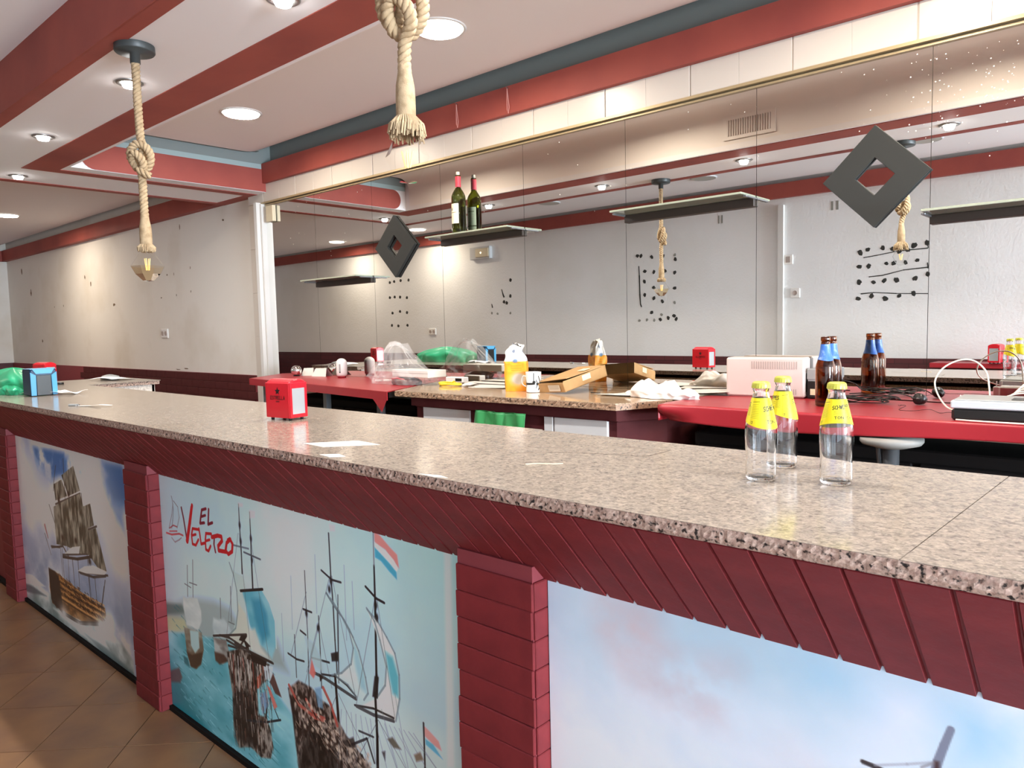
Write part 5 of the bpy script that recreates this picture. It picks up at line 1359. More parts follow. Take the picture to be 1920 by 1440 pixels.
# ------------------------------------------------------------------ napkin holders
def star_pts(cx, cz, r):
    return [(cx + (r if k % 2 == 0 else r * .42) * math.sin(k * PI / 5), cz + (r if k % 2 == 0 else r * .42) * math.cos(k * PI / 5)) for k in range(10)]
def strokes_mesh(txt, x, z, h, wd, w, y):
    mb = MB(); cx = x
    for ch in txt:
        for st in GLYPH.get(ch, []):
            for a, b in zip(st[:-1], st[1:]):
                A_ = Vector((cx + a[0] * wd * .7, y, z + a[1] * h)); B_ = Vector((cx + b[0] * wd * .7, y, z + b[1] * h))
                d = (B_ - A_).normalized(); nn = Vector((-d.z, 0, d.x)) * w / 2; d = d * w * .4
                mb.add([A_ - nn - d, A_ + nn - d, B_ + nn + d, B_ - nn + d], [(0, 1, 2, 3)])
        cx += wd
    return mb
def napkin_holder(label, loc, rz, W_=.113, D_=.072, H_=.128, body='redplastic', plate='silverplate', group='napkin holders', text=True):
    t = thing('napkin_holder', label, 'napkin holder', loc, rz, group)
    w, d = W_ / 2, D_ / 2
    f = .008
    # arched shell: rounded top profile in the depth direction
    prof = [(-d, f), (-d, H_ - .008), (-d + .005, H_ - .002), (-d * .45, H_ + .004), (0, H_ + .006), (d * .45, H_ + .004), (d - .005, H_ - .002), (d, H_ - .008), (d, f)]
    n = len(prof)
    mb = MB()
    b = .004
    rings = [(-w, .004), (-w + b, 0), (w - b, 0), (w, .004)]
    vs = []; fs = []
    for x, ins in rings:
        for (y, z) in prof:
            k = 1 - ins / d
            vs.append((x, y * k, f + (z - f) * (1 - ins / H_)))
    for r in range(3):
        for i in range(n - 1): fs.append((r * n + i, (r + 1) * n + i, (r + 1) * n + i + 1, r * n + i + 1))
        fs.append((r * n, r * n + n - 1, (r + 1) * n + n - 1, (r + 1) * n))
    fs += [tuple(range(n)), tuple(range(4 * n - 1, 3 * n - 1, -1))]
    ob('shell', mb.add(vs, fs), M[body], t)
    for s in (-1, 1):
        ob('end_frame', MB().bbox(s * w - .004, s * w + .003, -d + .001, -d + .010, f, H_ - .006, .001).bbox(s * w - .004, s * w + .003, d - .010, d - .001, f, H_ - .006, .001).bbox(s * w - .004, s * w + .003, -d + .008, d - .008, f, f + .012, .001).bbox(s * w - .004, s * w + .003, -d + .008, d - .008, H_ - .024, H_ - .006, .001), M[body], t)
        ob('face_plate', MB().bbox(s * (w - .0005) - .0012, s * (w - .0005) + .0012, -d + .009, d - .009, f + .011, H_ - .022, .0004), M[plate], t)
    for sx in (-1, 1):
        for sy in (-1, 1):
            ob('foot', MB().lathe([(.005, 0), (.006, .004), (.005, f + .001)], 10, sx * (w - .014), sy * (d - .012)), M['blackp'], t)
    if text:
        st = star_pts(0, H_ * .74, .0140)
        for s in (-1, 1):
            y = s * (d + .0004)
            mb = MB().add([(p[0], y, p[1]) for p in st] + [(0, y, H_ * .74)], [(k, (k + 1) % 10, 10) for k in range(10)])
            ob('star_print', mb, M['blackprint'], t)
            tx = strokes_mesh('ESTRELLA', -.034, H_ * .53, .0110, .0088, .0024, -(d + .0004))
            tx.v += []
            tt = MB().add(tx.v, tx.f)
            sm_ = strokes_mesh('DAMM', -.009, H_ * .46, .0045, .0045, .0010, -(d + .0004))
            tt.add(sm_.v, sm_.f)
            if s == 1: tt.v = [(-a, -b_, c_) for a, b_, c_ in tt.v]
            ob('name_print', tt, M['redprint'], t)
    return t
HX, HY, HR = -2.168, 1.303, math.radians(9)
napkin_holder('red napkin holder with black star on the bar, nearest one', (-2.176, 1.309, 1.153), HR)
napkin_holder('red napkin holder standing far back at the left end of the bar', (-5.215, 1.475, 1.153), math.radians(14), W_=.12)
t = napkin_holder('red napkin holder on the red ledge, seen in the mirror at far right', (-0.90, -0.40, 1.1155), math.radians(95))
# the blue holder: open black face turned to the camera
t = thing('napkin_holder', 'sky blue napkin holder with a black face beside the green bag', 'napkin holder', (-4.19, 1.16, 1.153), math.radians(93), 'napkin holders')
mb = MB()
w, d, H_ = .058, .055, .132
mb.bbox(-w, w, -d + .004, d, .003, H_, .005)
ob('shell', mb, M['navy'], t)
fr = MB()
fr.add([(-w, -d, .004), (-w + .022, -d - .001, .004), (-w + .024, -d - .001, H_ - .030), (-w, -d, H_ - .014)], [(0, 1, 2, 3)])
fr.add([(w, -d, .004), (w - .022, -d - .001, .004), (w - .024, -d - .001, H_ - .030), (w, -d, H_ - .014)], [(0, 1, 2, 3)])
fr.add([(-w + .010, -d, H_), (w - .010, -d, H_), (w - .024, -d - .001, H_ - .022), (-w + .024, -d - .001, H_ - .022)], [(0, 1, 2, 3)])
fr.box(-w, w, -d + .002, d, H_, H_ + .002)
ob('blue_frame', fr, M['blue'], t)
ob('black_face', MB().bbox(-w + .026, w - .026, -d - .0005, -d + .005, .004, H_ - .030, .001), M['blackp'], t)
for sx in (-1, 1):
    ob('foot', MB().lathe([(.005, 0), (.005, .004)], 8, sx * (w - .01), 0), M['blackp'], t)

# ------------------------------------------------------------------ bottles
def interp(prof, z):
    for (r0, z0), (r1, z1) in zip(prof[:-1], prof[1:]):
        if z0 <= z <= z1 or z1 <= z <= z0: return r0 + (r1 - r0) * (z - z0) / max(1e-9, z1 - z0)
    return prof[-1][0]
def smooth_prof(prof, sub=4):
    out = []
    for i in range(len(prof) - 1):
        p0 = prof[max(0, i - 1)]; p1 = prof[i]; p2 = prof[i + 1]; p3 = prof[min(len(prof) - 1, i + 2)]
        for k in range(sub):
            u = k / sub
            f_ = lambda a, b, c, d_: .5 * ((2 * b) + (-a + c) * u + (2 * a - 5 * b + 4 * c - d_) * u * u + (-a + 3 * b - 3 * c + d_) * u ** 3)
            out.append((max(.0005, f_(p0[0], p1[0], p2[0], p3[0])), f_(p0[1], p1[1], p2[1], p3[1])))
    out.append(prof[-1]); return out
def tonic_label():
    c = Canvas(0, 1, 0, .32, 620); c.a[:] = np.array((218, 202, 36)) / 255.
    n = c.noise(.06, 3, 2); c.mix((222, 198, 14), np.clip(n * 1.5 - .5, 0, .4))
    c.poly([(.30, 0), (.30, .32), (.36, .32), (.36, 0)], (236, 224, 60), .6)
    K = (34, 34, 14)
    for o in (0.02, .52):
        write(c, 'SCHWEPPES', o, .180, .048, .033, .0095, K, .10); write(c, 'TONICA', o + .03, .055, .034, .036, .0075, K, .05)
        for k in range(2): c.line([(o + .02, .15 - .025 * k + .0), (o + .24, .175 - .025 * k)], .0035, K, .7)
    for o in (.36, .86):
        for k in range(9):
            c.line([(o, .24 - .019 * k), (o + .10, .25 - .019 * k)], .003, (96, 92, 20), .8)
        c.line([(o, .27), (o + .11, .282)], .006, K, .7)
        c.line([(o + .01, .045), (o + .035, .05), (o + .03, .025), (o + .01, .03)], .005, K, .8)
    for k in range(10): c.line([(.27 + 0, .10 + .012 * k), (.34, .105 + .012 * k)], .004, (90, 88, 20), .6)
    return c.a
M['tonic_label'] = image_mat('tonic_label', tonic_label(), .4)
TP = [(.0225, 0), (.0255, .003), (.0268, .010), (.0266, .030), (.0262, .046), (.0275, .062), (.0283, .080), (.0275, .098), (.0240, .115), (.0200, .132), (.0165, .146), (.0140, .156), (.0138, .162), (.0150, .166), (.0150, .170)]
TPs = smooth_prof(TP, 3)
def tonic_bottle(label, loc, rz, rest=True):
    t = thing('tonic_bottle', label, 'bottle', loc, rz, 'clear tonic bottles on the bar')
    outer = TPs
    inner = [(max(.001, r - .0022), z) for r, z in outer if z > .006]
    mb = MB(); n = 40
    full = [(.0008, .004), (.016, .0035), (.020, .0)] + outer + inner[::-1] + [(.018, .0085), (.0008, .0105)]
    mb.lathe(full, n, cap0=False, cap1=False)
    ob('glass_body', mb, M['glass'], t, smooth=True)
    # slanted wrap label
    lb = MB(); nu = 48
    def fn(u, v):
        a = 2 * PI * u
        zb = .102 + .0075 * math.sin(a + .9)
        zt = .1495
        z = zb + (zt - zb) * v
        r = interp(outer, z) + .0005
        return (r * math.cos(a), r * math.sin(a), z)
    ob('paper_label', lb.grid(fn, nu, 8), M['tonic_label'], t, smooth=True, recalc=False)
    cp = MB(); N_ = 42; prof = [(.0152, .1665), (.0163, .1672), (.0158, .173), (.0150, .1762), (.0120, .1782), (.001, .1787)]
    vs = []; fs = []
    for k, (r, z) in enumerate(prof):
        for i in range(N_):
            q = 1 + (.035 if i % 2 else -.02) * max(0, 1 - k / 2.5)
            a = 2 * PI * i / N_; vs.append((r * q * math.cos(a), r * q * math.sin(a), z))
    for k in range(len(prof) - 1):
        for i in range(N_): fs.append((k * N_ + i, k * N_ + (i + 1) % N_, (k + 1) * N_ + (i + 1) % N_, (k + 1) * N_ + i))
    ob('crown_cap', cp.add(vs, fs), M['capyellow'], t)
    return t
tonic_bottle('clear tonic bottle with yellow label, front left one of the three', (-0.552, 1.285, 1.1532), math.radians(118))
tonic_bottle('clear tonic bottle with yellow label, rear one partly hidden', (-0.568, 1.425, 1.1532), math.radians(158))
tonic_bottle('clear tonic bottle with yellow label, right one of the three', (-0.434, 1.326, 1.1532), math.radians(262))

BP = [(.026, 0), (.0295, .003), (.0305, .012), (.0305, .06), (.0305, .118), (.029, .134), (.0235, .152), (.0185, .168), (.0158, .186), (.0142, .204), (.0135, .210), (.0148, .214), (.0150, .222), (.0138, .226)]
def beer_bottle(label, loc, rz):
    t = thing('beer_bottle', label, 'bottle', loc, rz, 'brown beer bottles')
    outer = smooth_prof(BP, 3)
    inner = [(r - .0028, z) for r, z in outer if z > .006]
    ob('glass_body', MB().lathe([(.0008, .004), (.021, .003)] + outer + inner[::-1] + [(.02, .009), (.0008, .011)], 32, cap0=False, cap1=False), M['brownglass'], t, smooth=True)
    def fn(u, v):
        a = 2 * PI * u; z = .150 + (.052) * v + .002 * math.sin(a * 2) * (1 - v)
        r = interp(outer, z) + .0006; return (r * math.cos(a), r * math.sin(a), z)
    ob('neck_label', MB().grid(fn, 32, 6), M['bluelabel'], t, smooth=True, recalc=False)
beer_bottle('brown beer bottle with blue neck label, front one of two on the red table', (-0.848, 2.478, 1.1575), 0)
beer_bottle('brown beer bottle with blue neck label, rear one of two on the red table', (-0.852, 2.552, 1.1575), 1.2)

def wine_label(kind):
    c = Canvas(0, 1, 0, 1.3, 200)
    c.a[:] = np.array((234, 224, 196) if kind == 0 else (206, 212, 176)) / 255.
    if kind == 0:
        c.blob(.30, .93, .10, .09, (90, 80, 60), .9, 2); c.line([(.2, .72), (.8, .72)], .05, (120, 110, 80), .8)
        for k in range(4): c.line([(.25, .55 - .1 * k), (.75, .55 - .1 * k)], .012, (170, 160, 130), .7)
    else:
        c.line([(.2, 1.05), (.85, 1.05)], .05, (110, 118, 80), .8); c.line([(.0, .22), (1, .22)], .06, (60, 70, 30), 1)
        for k in range(5): c.line([(.2, .85 - .1 * k), (.8, .85 - .1 * k)], .012, (150, 156, 120), .7)
    return c.a
WP = [(.030, 0), (.0355, .004), (.0368, .012), (.0368, .10), (.0368, .178), (.034, .198), (.0255, .216), (.0165, .230), (.0142, .245), (.0138, .29), (.0145, .292), (.0145, .298)]
def wine_bottle(label, loc, rz):
    t = thing('wine_bottle', label, 'bottle', loc, rz)
    outer = smooth_prof(WP, 3); inner = [(r - .003, z) for r, z in outer if z > .008]
    ob('glass_body', MB().lathe([(.0008, .012), (.018, .006)] + outer + inner[::-1] + [(.02, .012), (.0008, .018)], 32, cap0=False, cap1=False), M['greenglass'], t, smooth=True)
    def wrap(a0, a1, z0, z1):
        return lambda u, v: (.0373 * math.cos(a0 + (a1 - a0) * u), .0373 * math.sin(a0 + (a1 - a0) * u), z0 + (z1 - z0) * v)
    ob('front_label', MB().grid(wrap(-2.45, -.80, .052, .152), 16, 2), image_mat('front_label', wine_label(0), .6), t, smooth=True, recalc=False)
    ob('back_label', MB().grid(wrap(.55, 2.1, .028, .145), 16, 2), image_mat('back_label', wine_label(1), .6), t, smooth=True, recalc=False)
    ob('capsule', MB().lathe([(.0150, .238), (.0148, .262), (.0152, .289), (.0150, .2915)], 24, cap0=False, cap1=False), M['capred'], t, smooth=True)
    ob('stopper', MB().lathe([(.0096, .285), (.0098, .312), (.009, .316)], 16), M['cork'], t, smooth=True)
wine_bottle('dark wine bottle with cream label and red capsule on the glass shelf', (-2.768, 2.703, 1.9205), 0)

# ------------------------------------------------------------------ things on the front bar
def bag_mesh(c, rx, ry, h, seed, nu=56, nv=26, sharp=.25, open_top=False):
    R = random.Random(seed); ph = [R.uniform(0, 6.28) for _ in range(10)]
    mb = MB()
    def fn(u, v):
        a = 2 * PI * u
        vv = v
        r = math.sin(min(1, vv * 1.08 + .18) * PI * .5) if vv < .35 else math.cos((vv - .35) / .65 * PI * .5) ** .7
        if vv < .35: r = .92 + .08 * vv / .35
        fold = 1 + sharp * (.30 * math.sin(3 * a + ph[0] + 2 * vv) + .22 * math.sin(7 * a + ph[1] - 4 * vv) + .12 * abs(math.sin(11 * a + ph[2] + 5 * vv)) + .10 * math.sin(19 * a + ph[3] + 9 * vv))
        z = h * (vv ** .85) * (1 + .12 * sharp * math.sin(4 * a + ph[4]))
        return (c[0] + rx * r * fold * math.cos(a), c[1] + ry * r * fold * math.sin(a), c[2] + max(0.0005, z))
    return mb.grid(fn, nu, nv, uv=False)
gbm = bag_mesh((-4.66, 1.17, 1.1535), .33, .13, .125, 3, 90, 30, .30)
o = ob('plastic_bag', gbm, M['green'], smooth=True, recalc=False)
tag(o, 'crumpled translucent green plastic bag at the left end of the bar', 'bag')
o = ob('plastic_bag_fold', bag_mesh((-4.45, 1.10, 1.1535), .12, .06, .055, 8, 60, 18, .45), M['green'], o, smooth=True, recalc=False)
# crumpled napkin
def nap(u, v):
    x = -4.315 + .22 * u + .02 * math.sin(v * 5); y = 1.095 + .135 * v + .12 * u * .9 + .012 * math.sin(u * 8)
    z = 1.1545 + .012 * abs(math.sin(u * 5 + v * 2.5)) + .016 * math.exp(-((u - .35) ** 2) / .02) * (1 - v) + .003 * math.sin(u * 17 + v * 11) + .003
    return (x, y, max(1.1542, z))
o = ob('crumpled_napkin', MB().grid(nap, 26, 14, uv=False), M['tissue'], smooth=True, recalc=False)
tag(o, 'crumpled white paper napkin on the bar in front of the blue holder', 'napkin')
o.modifiers.new('solid', 'SOLIDIFY').thickness = .0006
def strip(label, name, cat, pts, w, z, m, curl=.0):
    mb = MB(); vs = []; fs = []
    for i, (x, y, dz) in enumerate(pts):
        a = pts[max(0, i - 1)]; b = pts[min(len(pts) - 1, i + 1)]
        d = Vector((b[0] - a[0], b[1] - a[1])).normalized(); nn = Vector((-d.y, d.x)) * w / 2
        for zz in (0, .0009):
            vs += [(x - nn.x, y - nn.y, z + dz + zz), (x + nn.x, y + nn.y, z + dz + zz)]
    for i in range(len(pts) - 1):
        a = 4 * i
        fs += [(a, a + 1, a + 5, a + 4), (a + 2, a + 6, a + 7, a + 3), (a, a + 4, a + 6, a + 2), (a + 1, a + 3, a + 7, a + 5)]
    fs += [(0, 2, 3, 1), (4 * len(pts) - 4, 4 * len(pts) - 3, 4 * len(pts) - 1, 4 * len(pts) - 2)]
    o = ob(name, mb.add(vs, fs), m)
    return tag(o, label, cat)
strip('torn strip of white wrapper on the bar near the left panel', 'paper_strip', 'paper', [(-3.37, 1.06, .0005), (-3.31, 1.09, .002), (-3.25, 1.11, .008), (-3.22, 1.14, .004)], .022, 1.1535, M['paper'])
t = thing('lighter', 'small grey stub lying at the end of the torn wrapper strip', 'lighter', (-3.40, 1.055, 1.1532), .5)
ob('body', MB().bbox(-.020, .022, -.006, .006, 0, .008, .002), M['midgrey'], t)
ob('tip', MB().bbox(.022, .030, -.005, .005, .001, .007, .001), M['steel'], t)
t = thing('bottle_cap', 'small dark cap on the bar in front of the far red holder', 'cap', (-5.03, 1.50, 1.1532))
ob('rim', MB().lathe([(.018, 0), (.020, .004), (.018, .012), (.001, .013)], 20, cap1=False), M['blackp'], t, smooth=True)
ob('liner', MB().lathe([(.014, .013), (.001, .0135)], 16, cap0=False, cap1=False), M['slot'], t)
# worn white sticker (its printed code left out)
o = ob('sticker', MB().prism([(-1.660, 1.040), (-1.565, 1.035), (-1.470, 1.140), (-1.575, 1.150)], 1.1531, 1.1536), mat('worn_sticker', rgb(238, 232, 218), .5, vary=(60, rgb(206, 198, 184), .45, .6)))
tag(o, 'worn white square sticker on the bar right of the red napkin holder', 'sticker')
o = ob('paper_scrap', MB().prism([(-1.475, .965), (-1.425, .958), (-1.400, .985), (-1.44, .995)], 1.1531, 1.1540), M['paper'])
tag(o, 'tiny white paper scrap at the front edge of the bar below the sticker', 'paper')
o = ob('paper_scrap', MB().prism([(-1.11, .950), (-1.06, .947), (-1.03, .957), (-1.06, .965)], 1.1531, 1.1538), M['paper'])
tag(o, 'tiny white scrap on the bar edge above the second brick pillar', 'paper')
strip('dried pale smear on the bar near the scratched square', 'paper_strip', 'paper', [(-1.00, 1.15, .0), (-.985, 1.17, .0), (-.955, 1.185, .0), (-.94, 1.20, 0)], .004, 1.1532, M['tape'])
# papers on the return
def paper(label, pts, z, m=M['paper'], name='paper_sheet', amp=.006, seed=1, cat='paper', lift=0.0):
    (x0, y0), (x1, y1), (x2, y2), (x3, y3) = pts
    R = random.Random(seed); p = [R.uniform(0, 6) for _ in range(4)]
    def fn(u, v):
        x = (x0 * (1 - u) + x1 * u) * (1 - v) + (x3 * (1 - u) + x2 * u) * v
        y = (y0 * (1 - u) + y1 * u) * (1 - v) + (y3 * (1 - u) + y2 * u) * v
        zz = amp * (.5 + .5 * math.sin(u * 4 + p[0] + v * 2)) * (.4 + .6 * u) + amp * .5 * (1 + math.sin(v * 5 + p[1])) * .5 + lift * u
        return (x, y, z + zz)
    o = ob(name, MB().grid(fn, 14, 10, uv=False), m, smooth=True, recalc=False)
    o.modifiers.new('solid', 'SOLIDIFY').thickness = .0006
    return tag(o, label, cat)
paper('crumpled grey and white paper on the far return of the bar', [(-5.30, 1.74), (-5.05, 1.80), (-5.05, 1.95), (-5.32, 1.93)], 1.1545, M['tissue'], amp=.018, seed=2)
o = ob('cloth_scrap', bag_mesh((-5.25, 1.86, 1.155), .07, .05, .03, 12, 30, 10, .4), M['midgrey'], smooth=True, recalc=False)
tag(o, 'small grey crumpled rag lying on the paper at the far return of the bar', 'rag')

# ------------------------------------------------------------------ things on the left red table
ZT = 1.1535
t = thing('chrome_ball', 'small chrome and black ball ornament on the left red table', 'ornament', (-4.222, 2.62, ZT))
ob('ball', MB().lathe([(.004, .002)] + [(.034 * math.sin(a), .035 - .034 * math.cos(a)) for a in [k * PI / 14 for k in range(2, 14)]] + [(.001, .069)], 24, cap1=False), M['chrome'], t, smooth=True)
ob('base_ring', MB().lathe([(.020, 0), (.022, .004), (.016, .006)], 20), M['blackp'], t)
def tent(label, x, y, rz, w, h, d):
    t = thing('folded_card', label, 'paper', (x, y, ZT), rz)
    ob('front_leaf', MB().add([(-w, -d, 0), (w, -d, 0), (w * .55, 0, h), (-w, 0, h * .95), (-w, -d + .001, 0), (w, -d + .001, 0), (w * .55, .001, h), (-w, .001, h * .95)], [(0, 1, 2, 3), (4, 7, 6, 5), (0, 3, 7, 4), (1, 5, 6, 2)]), M['paper'], t)
    ob('back_leaf', MB().add([(-w, d, 0), (w * .9, d, 0), (w * .55, 0.002, h), (-w, .002, h * .95)], [(0, 1, 2, 3)]), M['paper'], t)
tent('folded white card behind the chrome ball on the left red table', -4.18, 2.695, .3, .05, .050, .03)
tent('wide folded white card right of the chrome ball on the left red table', -4.03, 2.69, .1, .068, .052, .035)
def pod(u): pass
t = thing('mini_humidifier', 'small white domed humidifier with dark stripe on the left red table', 'humidifier', (-3.775, 2.655, ZT), math.radians(-56))
ob('body', MB().lathe([(.026, .010), (.0315, .014), (.033, .030), (.033, .088)] + [(.033 * math.cos(a), .088 + .030 * math.sin(a)) for a in [k * PI / 16 for k in range(1, 8)]] + [(.001, .118)], 32, cap1=False), M['wplastic'], t, smooth=True)
ob('foot', MB().lathe([(.022, 0), (.026, .003), (.026, .010)], 28), M['redcloth'], t, smooth=True)
def stripe(u, v):
    a = -.16 + .32 * u; z = .034 + .05 * v; return (.0334 * math.cos(a), .0334 * math.sin(a), z)
ob('grey_stripe', MB().grid(stripe, 6, 4, uv=False), M['midgrey'], t, recalc=False)
ob('button', MB().lathe([(.0045, 0), (.004, .0012), (.0005, .0014)], 12, cap0=False, cap1=False, M=Matrix.Translation((.0332, 0, .034)) @ Matrix.Rotation(PI / 2, 4, 'Y')), M['blackp'], t)
# clear bag with white box and brown packaging inside
t = thing('plastic_bag', 'clear crumpled plastic bag holding packaging on the left red table', 'bag', (-3.02, 2.50, ZT))
def cb_(u, v):
    a = 2 * PI * u
    hump = .135 * math.exp(-((math.cos(a) * .23 * 1 + .06) ** 2) / .02)
    r = .95 if v < .3 else math.cos((v - .3) / .7 * PI / 2) ** .6
    fx = 1 + .10 * math.sin(5 * a + 3 * v) + .07 * math.sin(11 * a - 6 * v) + .04 * math.sin(23 * a + 9 * v)
    X = .225 * r * fx * math.cos(a); Y = .10 * r * fx * math.sin(a)
    zmax = .150 * math.exp(-((X + .035) ** 2) / .012) * .85 + .085 - .10 * X * 0
    Zq = min(1, v * 1.2) * zmax * (1 + .05 * math.sin(9 * a))
    return (X, Y, max(.002, Zq + .004 * math.sin(17 * a + 8 * v)))
ob('film', MB().grid(cb_, 110, 34, uv=False), M['clearbag'], t, smooth=True, recalc=False)
t2 = thing('white_box', 'flat white box inside the clear plastic bag', 'box', (-2.90, 2.50, ZT + .042), math.radians(-2))
ob('carton', MB().bbox(-.13, .16, -.06, .06, 0, .036, .002), M['paper'], t2)
ob('lid_edge', MB().box(-.13, .16, -.0605, -.06, .020, .022), M['slot'], t2)
t3 = thing('brown_packet', 'dark brown packet inside the clear plastic bag under the white box', 'packet', (-2.97, 2.49, ZT))
ob('wrap', bag_mesh((0, 0, .0005), .09, .06, .040, 21, 40, 12, .3), mat('brown_wrap', rgb(96, 60, 52), .4), t3, smooth=True, recalc=False)
ob('tie', MB().tube([(-.05, -.06, .03), (0, -.066, .036), (.05, -.06, .03)], .003, 6), M['capred'], t3)
t = thing('adapter_bits', 'small white cable ends lying left of the clear bag', 'cable', (-3.29, 2.56, ZT))
ob('connector', MB().bbox(-.03, .02, -.008, .008, 0, .009, .002).bbox(.025, .06, -.006, .006, 0, .010, .002, M=Matrix.Rotation(.5, 4, 'Z')), M['wplastic'], t)
ob('lead', MB().tube([(.05, .03, .004), (.09, .03, .012), (.13, .035, .018), (.15, .02, .006)], .004, 6), M['wplastic'], t)

# ------------------------------------------------------------------ things on the granite back counter
ZG = 1.1553
# coiled yellow lead
t = thing('cable_coil', 'bright yellow cable coil at the left of the back counter', 'cable', (-2.655, 2.50, ZG), math.radians(8))
pts = []
for k in range(120):
    a = 2 * PI * 3 * k / 120; q = 1 + .06 * math.sin(a * 1.7)
    pts.append((.062 * q * math.cos(a), .028 * q * math.sin(a), .006 + .004 * k / 60 + .004 * math.sin(a * 1.3 + 1)))
ob('coil', MB().tube(pts, .0042, 7), M['yellow'], t, smooth=True)
ob('tie', MB().tube([(.0, .016, .004), (.006, .045, .012), (0, .03, .022), (-.004, .014, .014)], .0035, 6), M['yellow'], t)
# papers
paper('white printed sheet with a cut corner left of the sugar bag', [(-2.50, 2.47), (-2.30, 2.50), (-2.32, 2.62), (-2.64, 2.62)], ZG + .001, amp=.003, seed=5)
o = paper('crumpled clear film left of the printed sheet on the back counter', [(-2.60, 2.52), (-2.50, 2.48), (-2.55, 2.60), (-2.66, 2.62)], ZG + .002, M['whitebag'], 'film_scrap', .01, 6, 'film')
t = thing('power_adapter', 'white adapter with a dark window lying at the back of the back counter', 'adapter', (-2.80, 2.695, ZG), .05)
ob('case', MB().bbox(-.07, .055, -.022, .022, 0, .028, .003), M['wplastic'], t)
ob('window', MB().bbox(0.0, .045, -.0228, -.0215, .006, .022, .0004), M['blackp'], t)
t = thing('folder', 'flat black folder lying behind the papers on the back counter', 'folder', (-2.56, 2.69, ZG))
ob('cover', MB().bbox(-.16, .17, -.045, .045, 0, .004, .001), M['blackp'], t)
ob('pages', MB().box(-.158, .168, -.043, .043, .004, .006), M['paper'], t)
# sugar bag
def sugar_print():
    c = Canvas(0, .48, 0, 1, 560)
    n = c.noise(.1, 3); c.fill((250, 178, 40), (240, 140, 30), n)
    c.poly([(0, .66), (.48, .66), (.48, 1), (0, 1)], (238, 236, 230), 1, 2)
    c.blob(.30, .27, .14, .12, (206, 196, 180), 1, 3)
    c.poly([(.0, 0), (.03, 0), (.05, .5), (.03, .64), (0, .64)], (224, 130, 20), .6, 8)
    for k in range(3): c.line([(.15, .56 - .05 * k), (.36, .56 - .05 * k)], .012, (196, 120, 30), .8)
    c.blob(.24, .67, .05, .035, (90, 120, 160), .9, 3); c.blob(.24, .88, .045, .035, (70, 80, 100), .8, 3)
    return c.a
t = thing('sugar_bag', 'opened orange and white paper sugar bag on the back counter', 'bag', (-2.172, 2.45, ZG), math.radians(34))
def sb(u, v):
    w, d = .046, .030
    per = u * 4
    k = int(min(3.999, per)); f_ = per - k
    cor = [(-w, -d), (w, -d), (w, d), (-w, d), (-w, -d)]
    x = cor[k][0] + (cor[k + 1][0] - cor[k][0]) * f_; y = cor[k][1] + (cor[k + 1][1] - cor[k][1]) * f_
    z = v * .20
    if z > .13:
        q = (z - .13) / .07
        x *= 1 - .38 * q; y *= 1 - .55 * q; x += .010 * q * math.sin(v * 20) - .002; y += .003 * math.sin(u * 30 + v * 10)
    bulge = 1 + .06 * math.sin(v * PI)
    return (x * bulge + .0015 * math.sin(u * 40 + v * 13), y * bulge + .0015 * math.sin(u * 31 - v * 17), z + (.006 * math.sin(u * 25) if v > .98 else 0))
g = MB(); nu, nv = 48, 26
vs = [sb(i / nu, j / nv) for j in range(nv + 1) for i in range(nu + 1)]
fs = []; us = []
for j in range(nv):
    for i in range(nu):
        a = j * (nu + 1) + i; fs.append((a, a + 1, a + nu + 2, a + nu + 1))
        q0, q1 = (i / nu * 4) % 1, (i / nu * 4) % 1 + 4 / nu
        us.append([(q0, j / nv), (q1, j / nv), (q1, (j + 1) / nv), (q0, (j + 1) / nv)])
g.add(vs, fs, us)
g.add([(-.046, -.03, .0005), (.046, -.03, .0005), (.046, .03, .0005), (-.046, .03, .0005)], [(0, 1, 2, 3)])
ob('paper_bag', g, image_mat('sugar_bag', sugar_print(), .5), t, recalc=False)
def crest(u, v): return (-.030 + .055 * u + .004 * math.sin(v * 4), -.012 + .024 * v + .006 * math.sin(u * 9), .193 + .020 * math.sin(u * PI) * (1 - v * .4) + .004 * math.sin(u * 21 + v * 9))
ob('torn_top', MB().grid(crest, 16, 6, uv=False), M['tissue'], t, smooth=True, recalc=False)
# mug with a plane
def mug_print():
    c = Canvas(0, 2.6, 0, 1, 200); c.a[:] = np.array((236, 236, 232)) / 255.
    K = (34, 34, 32)
    for o in (.35, 1.25, 2.15):
        c.line([(o - .3, .40), (o + .48, .42)], .10, K); c.line([(o + .0, .40), (o - .18, .80)], .07, K, 1, .05); c.line([(o + .0, .40), (o - .18, .10)], .07, K, 1, .05)
        c.line([(o - .22, .40), (o - .32, .62)], .05, K); c.line([(o - .22, .4), (o - .32, .2)], .05, K); c.blob(o + .48, .5, .08, .05, K, 1, 3)
        c.line([(o + .45, .42), (o + .46, .95)], .04, K)
    return c.a
t = thing('mug', 'white mug with a black aeroplane print beside the sugar bag', 'mug', (-2.057, 2.430, ZG), math.radians(200))
mp_ = MB(); nu = 40
mp_.grid(lambda u, v: ((.034 - .002 * (1 - v)) * math.cos(2 * PI * u), (.034 - .002 * (1 - v)) * math.sin(2 * PI * u), .003 + .085 * v), nu, 4)
ob('wall', mp_, image_mat('mug_print', mug_print(), .2), t, smooth=True, recalc=False)
ob('inside', MB().lathe([(.032, .003), (.026, .0), (.0255, .0015), (.029, .008), (.031, .087), (.034, .088)], 36, cap0=True, cap1=False), M['wplastic'], t, smooth=True)
hp = [(.032, 0, .070), (.048, 0, .072), (.056, 0, .055), (.052, 0, .032), (.032, 0, .020)]
ob('handle', rope_strands(hp, .0045, 5, 1, 8), M['wplastic'], t, smooth=True)
